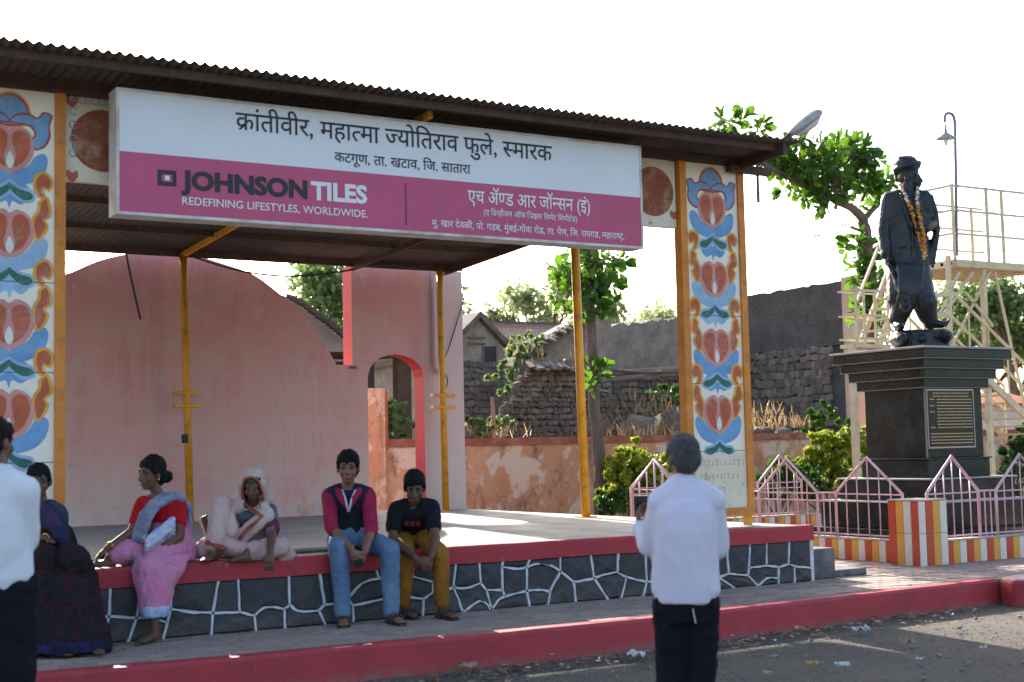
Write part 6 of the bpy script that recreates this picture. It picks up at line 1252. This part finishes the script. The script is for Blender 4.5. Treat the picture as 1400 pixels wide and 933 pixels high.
# ---- standing man with phone, back to the viewer
A6 = np.array([*onZ(945, 1008, 0)[:2], 0]); P = lambda u, v, w_=0: onD(u, v, A6, w_)
WSH = cloth('white_cotton_shirt', (.6, .56, .65), (.59, .55, .64), 5); BPT = cloth('black_trouser_cloth', (.009, .01, .014))
hL, hR = P(918, 828), P(958, 828); kL, kR = P(920, 915, -.02), P(956, 915, .0); aL, aR = P(916, 1000, .02), P(954, 1000, .02); aL[2] = aR[2] = .075
pel = (hL+hR)/2+ZV*.03; nk = P(934, 664, -.03); shL, shR = P(904, 688, -.02), P(974, 686, -.02); eL, wL = P(887, 748, -.08), P(874, 718, -.24); eR, wR = P(982, 750, -.08), P(962, 715, -.34)
hc = P(934, 628, -.05); hf = nrm(FH-RH*.28-ZV*.12); bf = nrm(FH-RH*.1)
b = MB(); torso(b, pel, nk, shL, shR, .15, .135, .15, f=bf, belly=.02); arms(b, (shL, eL, wL), (shR, eR, wR)); legs(b, (hL, kL, aL), (hR, kR, aR)); b.cap(nk-ZV*.05, hc-ZV*.04, .055, .054)
H, r_, f_, u_ = add_head(b, hc, hf, ZV, .99); add_hand(b, wL, P(873, 702, -.28)-wL, RH-FH*.3, 1, .98, .9); add_hand(b, wR, P(940, 708, -.44)-wR, -RH, -1, .98, .8); foot(b, aL, aL+FH*.2, 1); foot(b, aR, aR+FH*.19+RH*.05, 1)
man1 = fuse('person', b, SKIND, None, .0075, 2, org=(A6[0], A6[1], 0)); tag(man1, 'grey-haired man in white shirt standing with his back turned, holding a phone', 'person')
add_eyes(man1, H, r_, f_, u_, .99); hair_cap(man1, H, r_, f_, u_, .99, HAIRG, low=-.012)
b = MB(); torso(b, pel+ZV*.04, nk, shL, shR, .155, .15, .168, g=.022, f=bf, belly=.03); b.loft([(P(936, 823), RH*.162, FH*.145), (P(936, 800), RH*.162, FH*.15), (P(936, 765), RH*.16, FH*.15), (P(936, 725), RH*.162, FH*.145), (P(936, 700), RH*.165, FH*.125), (P(935, 684), RH*.12, FH*.1)], 22)
for sh, el, wr, k in ((shL, eL, wL, .86), (shR, eR, wR, .86)): b.cap(sh, el, .068, .058); b.cap(el, el+(wr-el)*k, .057, .042)
b.cap(shL, nk, .075, .075); b.cap(shR, nk, .075, .075)
fuse('shirt', b, WSH, man1, .009, 3, (.0085, (7, 7, 2.6)))
b = MB(); b.loft([(nk-ZV*.045, RH*.105, FH*.1), (nk-ZV*.03, RH*.1, FH*.096), (nk+ZV*.03, RH*.08, FH*.08), (nk+ZV*.04, RH*.074, FH*.074)], 18); fuse('collar', b, WSH, man1, .006, 1)
b = MB(); legs(b, (hL, kL, aL+ZV*.02), (hR, kR, aR+ZV*.02), r=(.105, .088, .075)); b.loft([(P(937, 850), RH*.16, FH*.12), (P(937, 815), RH*.165, FH*.125), (P(937, 795), RH*.15, FH*.115)], 18); fuse('trousers', b, BPT, man1, .01, 2, (.01, (10, 10, 7)))
for a, t in ((aL, FH*.2), (aR, FH*.19+RH*.05)): sandal(man1, a, a+t, .004, 1)
MB().bar(P(947, 832, .13), P(951, 852, .135), .012, .002, RH).obj('shirt_tag', WSH, man1)
ph = MB(); ph.bar(P(868, 690, -.3), P(889, 689, -.34), .005, .045, ZV); tag(bevel_mod(ph.obj('mobile_phone', mat('black_phone_shell', (.012, .013, .018), None, .25)), .004), 'black phone raised by the man in the white shirt', 'phone')
# ---- man in white shirt at the very edge
A7 = np.array([*onZ(-6, 632+1.497*285, 0)[:2], 0]); P = lambda u, v, w_=0: onD(u, v, A7, w_)
hL, hR = P(-26, 800), P(20, 800); kL, kR = P(-24, 915), P(22, 915, .02); aL, aR = P(-24, 1030), P(20, 1030, .04); aL[2] = aR[2] = .075
pel = (hL+hR)/2+ZV*.03; nk = P(-6, 650); shL, shR = P(-48, 672), P(33, 672, .03); eL, wL = P(-58, 735, -.05), P(-40, 720, -.32); eR, wR = P(34, 738, -.04), P(14, 722, -.3)
hc = P(-7, 606, -.02); hf = nrm(FH*.9+RH*.35); bf = nrm(FH)
b = MB(); torso(b, pel, nk, shL, shR, .15, .135, .15, f=bf); arms(b, (shL, eL, wL), (shR, eR, wR)); legs(b, (hL, kL, aL), (hR, kR, aR)); b.cap(nk-ZV*.05, hc-ZV*.04, .056, .055)
H, r_, f_, u_ = add_head(b, hc, hf, ZV, 1.0); add_hand(b, wL, FH+RH*.4, RH, 1, 1, .8); add_hand(b, wR, FH-RH*.4, -RH, -1, 1, .8); foot(b, aL, aL+FH*.2, 1); foot(b, aR, aR+FH*.2, 1)
man2 = fuse('person', b, SKIND, None, .0075, 2, org=(A7[0], A7[1], 0)); tag(man2, 'black-haired man in white shirt and black trousers in front of the lotus panel', 'person')
add_eyes(man2, H, r_, f_, u_, 1.0); hair_cap(man2, H, r_, f_, u_, 1.0, HAIRB, low=-.012)
b = MB(); torso(b, pel, nk, shL, shR, .155, .15, .168, g=.02, f=bf); b.loft([(P(-6, 775), RH*.165, FH*.135), (P(-5, 750), RH*.175, FH*.145), (P(-5, 715), RH*.175, FH*.145), (P(-6, 690), RH*.165, FH*.125)], 22); b.cap(shL, nk, .075, .07); b.cap(shR, nk, .075, .07)
for sh, el, wr in ((shL, eL, wL), (shR, eR, wR)): b.cap(sh, el, .078, .07); b.cap(el, el+(wr-el)*.85, .068, .052)
fuse('shirt', b, cloth('bright_white_shirt', (.64, .66, .7), (.63, .65, .69)), man2, .009, 3, (.0085, (7, 7, 2.6)))
b = MB(); legs(b, (hL, kL, aL+ZV*.02), (hR, kR, aR+ZV*.02), r=(.112, .092, .078)); b.loft([(P(-4, 825), RH*.165, FH*.125), (P(-4, 790), RH*.168, FH*.13), (P(-4, 768), RH*.158, FH*.125)], 18); fuse('trousers', b, BPT, man2, .01, 2, (.01, (10, 10, 7)))
for a in (aL, aR): sandal(man2, a, a+FH*.2, .004, 1)
# ------------------------------------------------------------------ mat on the stage, litter, gravel
mt = MB(); c = onZ(445, 752, ZP+.006)
mt.prism(crom([(-.32, -.1), (.25, -.16), (.42, .05), (.2, .16), (-.2, .14)], 3), lambda x, y: (c[0]+x, max(c[1]+y, .1), ZP+.006), ZV*.012); tag(mt.obj('folded_cloth', cloth('faded_green_cloth', (.14, .17, .15))), 'faded green cloth lying flat on the stage between the seated people', 'cloth')
mt = MB(); c = onZ(165, 765, ZP+.006); mt.ell(c+ZV*.03, (.2, 0, 0), (0, .12, 0), (0, 0, .03)); tag(mt.obj('dark_bag', cloth('dark_bag_cloth', (.02, .02, .022)), smooth=True), 'flat dark bag on the stage beside the woman in pink sari', 'bag')
LT = [mat('white_plastic_litter', (.46, .46, .46), None, .35), mat('blue_plastic_litter', (.24, .28, .32), None, .35), mat('yellow_wrapper', (.42, .3, .06), None, .4), mat('brown_paper_litter', (.3, .22, .15), None, .8)]
litter = [(870, 902, 0, .16, 'crumpled clear plastic wrapper lying near the standing man'), (800, 893, 1, .06, 'small blue plastic scrap below the kerb behind the standing man'), (1178, 867, 0, .17, 'flat white plastic bag lying on the road below the kerb'), (1092, 866, 2, .08, 'yellow wrapper against the dry leaves by the kerb'), (1152, 917, 0, .13, 'crumpled white paper on the shaded road'), (1257, 909, 0, .06, 'white paper twist near the edge of the shadow'), (1318, 874, 0, .09, 'pale plastic scrap lying in the sunlit patch'), (1270, 857, 2, .07, 'yellow wrapper in the sunlit patch by the kerb'), (1110, 915, 2, .1, 'long yellow strip among brown leaves on the shaded road'), (1058, 905, 1, .06, 'faint blue scrap on the shaded road'), (1050, 928, 0, .06, 'white scrap at the shaded road edge'), (983, 902, 1, .1, 'grey blue strip beside the black trousers'), (915, 933, 0, .2, 'large white plastic sheet at the feet of the standing man'), (640, 918, 3, .16, 'crushed grey packet in the gutter under the boys'), (690, 917, 1, .05, 'tiny blue wrapper in the gutter'), (1002, 876, 0, .03, 'small white speck of paper beside the kerb'), (1240, 885, 3, .13, 'dry twist of brown paper by the shadow line'), (1345, 893, 0, .07, 'white scrap lying beyond the shadow line'), (755, 903, 0, .035, 'small white paper ball in the gutter')]
for u, v, k, s_, lab in litter:
    c = onZ(u, v, .0); m = MB(); n = 7; pts = []
    for j in range(n):
        for i in range(n): pts.append(c+RH*(i-3)/3*s_*.4*(1+.25*noise.noise((i, j, u)))+FH*(j-3)/3*s_*.3*(1+.3*noise.noise((j*1.3, i, v)))+ZV*(.012+.03+s_*.3*noise.noise((i*.7+u, j*.7, 0))))
    pts = [np.array([p[0], p[1], max(p[2], .018)]) for p in pts]
    m.add(pts, [(j*n+i, j*n+i+1, (j+1)*n+i+1, (j+1)*n+i) for j in range(n-1) for i in range(n-1) if (i+j*3+u) % 11 > .9]); o = m.obj('litter', LT[k], fixn=False); tag(o, lab, 'litter')
b = MB()                                                             # fallen leaves along the kerb foot
for k in range(420):
    u = rng.uniform(560, 1345); x_ = np.interp(u, [600, 900, 1180, 1330], [918.6, 887, 844.5, 825])+abs(rng.normal())*7+1.5; p = onZ(u, x_, .012+rng.uniform(0, .02)); s_ = rng.uniform(.015, .045); a = rng.uniform(0, 6.3); e = np.array([math.cos(a), math.sin(a), rng.uniform(-.3, .3)])*s_; f = np.array([-math.sin(a), math.cos(a), rng.uniform(-.4, .4)])*s_*.5
    b.add([p-e, p+f+ZV*.006, p+e, p-f], [(0, 1, 2, 3)])
tag(b.obj('fallen_leaves', leafmat('dead_leaf', (.1, .06, .03), (.24, .15, .07), .1), fixn=False), 'dry fallen leaves and scraps gathered along the kerb foot', 'leaves', kind='stuff')
b = MB(); rk = [m for m in ROCKS]
for k in range(2600):
    u, v = rng.uniform(480, 1420), rng.uniform(838, 960); p = onZ(u, v, .0)
    if p[1] > np.interp(p[0], [q[0] for q in curb_top], [q[1] for q in curb_top])-.06: continue
    s_ = rng.uniform(.006, .02) if rng.random() < .93 else rng.uniform(.02, .05); me = rk[rng.integers(6)]; a = rng.uniform(0, 6.3); ca, sa = math.cos(a), math.sin(a)
    if s_ < .012: b.add([p+ZV*(s_*.9), p+np.array([s_*ca, s_*sa, 0]), p+np.array([-s_*sa, s_*ca, 0]), p+np.array([-s_*ca, -s_*sa, 0]), p+np.array([s_*sa, -s_*ca, 0])], [(0, 1, 2), (0, 2, 3), (0, 3, 4), (0, 4, 1)])
    else: b.add([p+np.array([ca*q.co.x-sa*q.co.y, sa*q.co.x+ca*q.co.y, q.co.z*.8+.15])*s_ for q in me.vertices], [tuple(f.vertices) for f in me.polygons])
tag(b.obj('gravel', mat('road_grit', (.17, .145, .12), (.26, .225, .19), .95, 30), fixn=False), 'loose grit and small stones on the dusty road', 'gravel', kind='stuff')
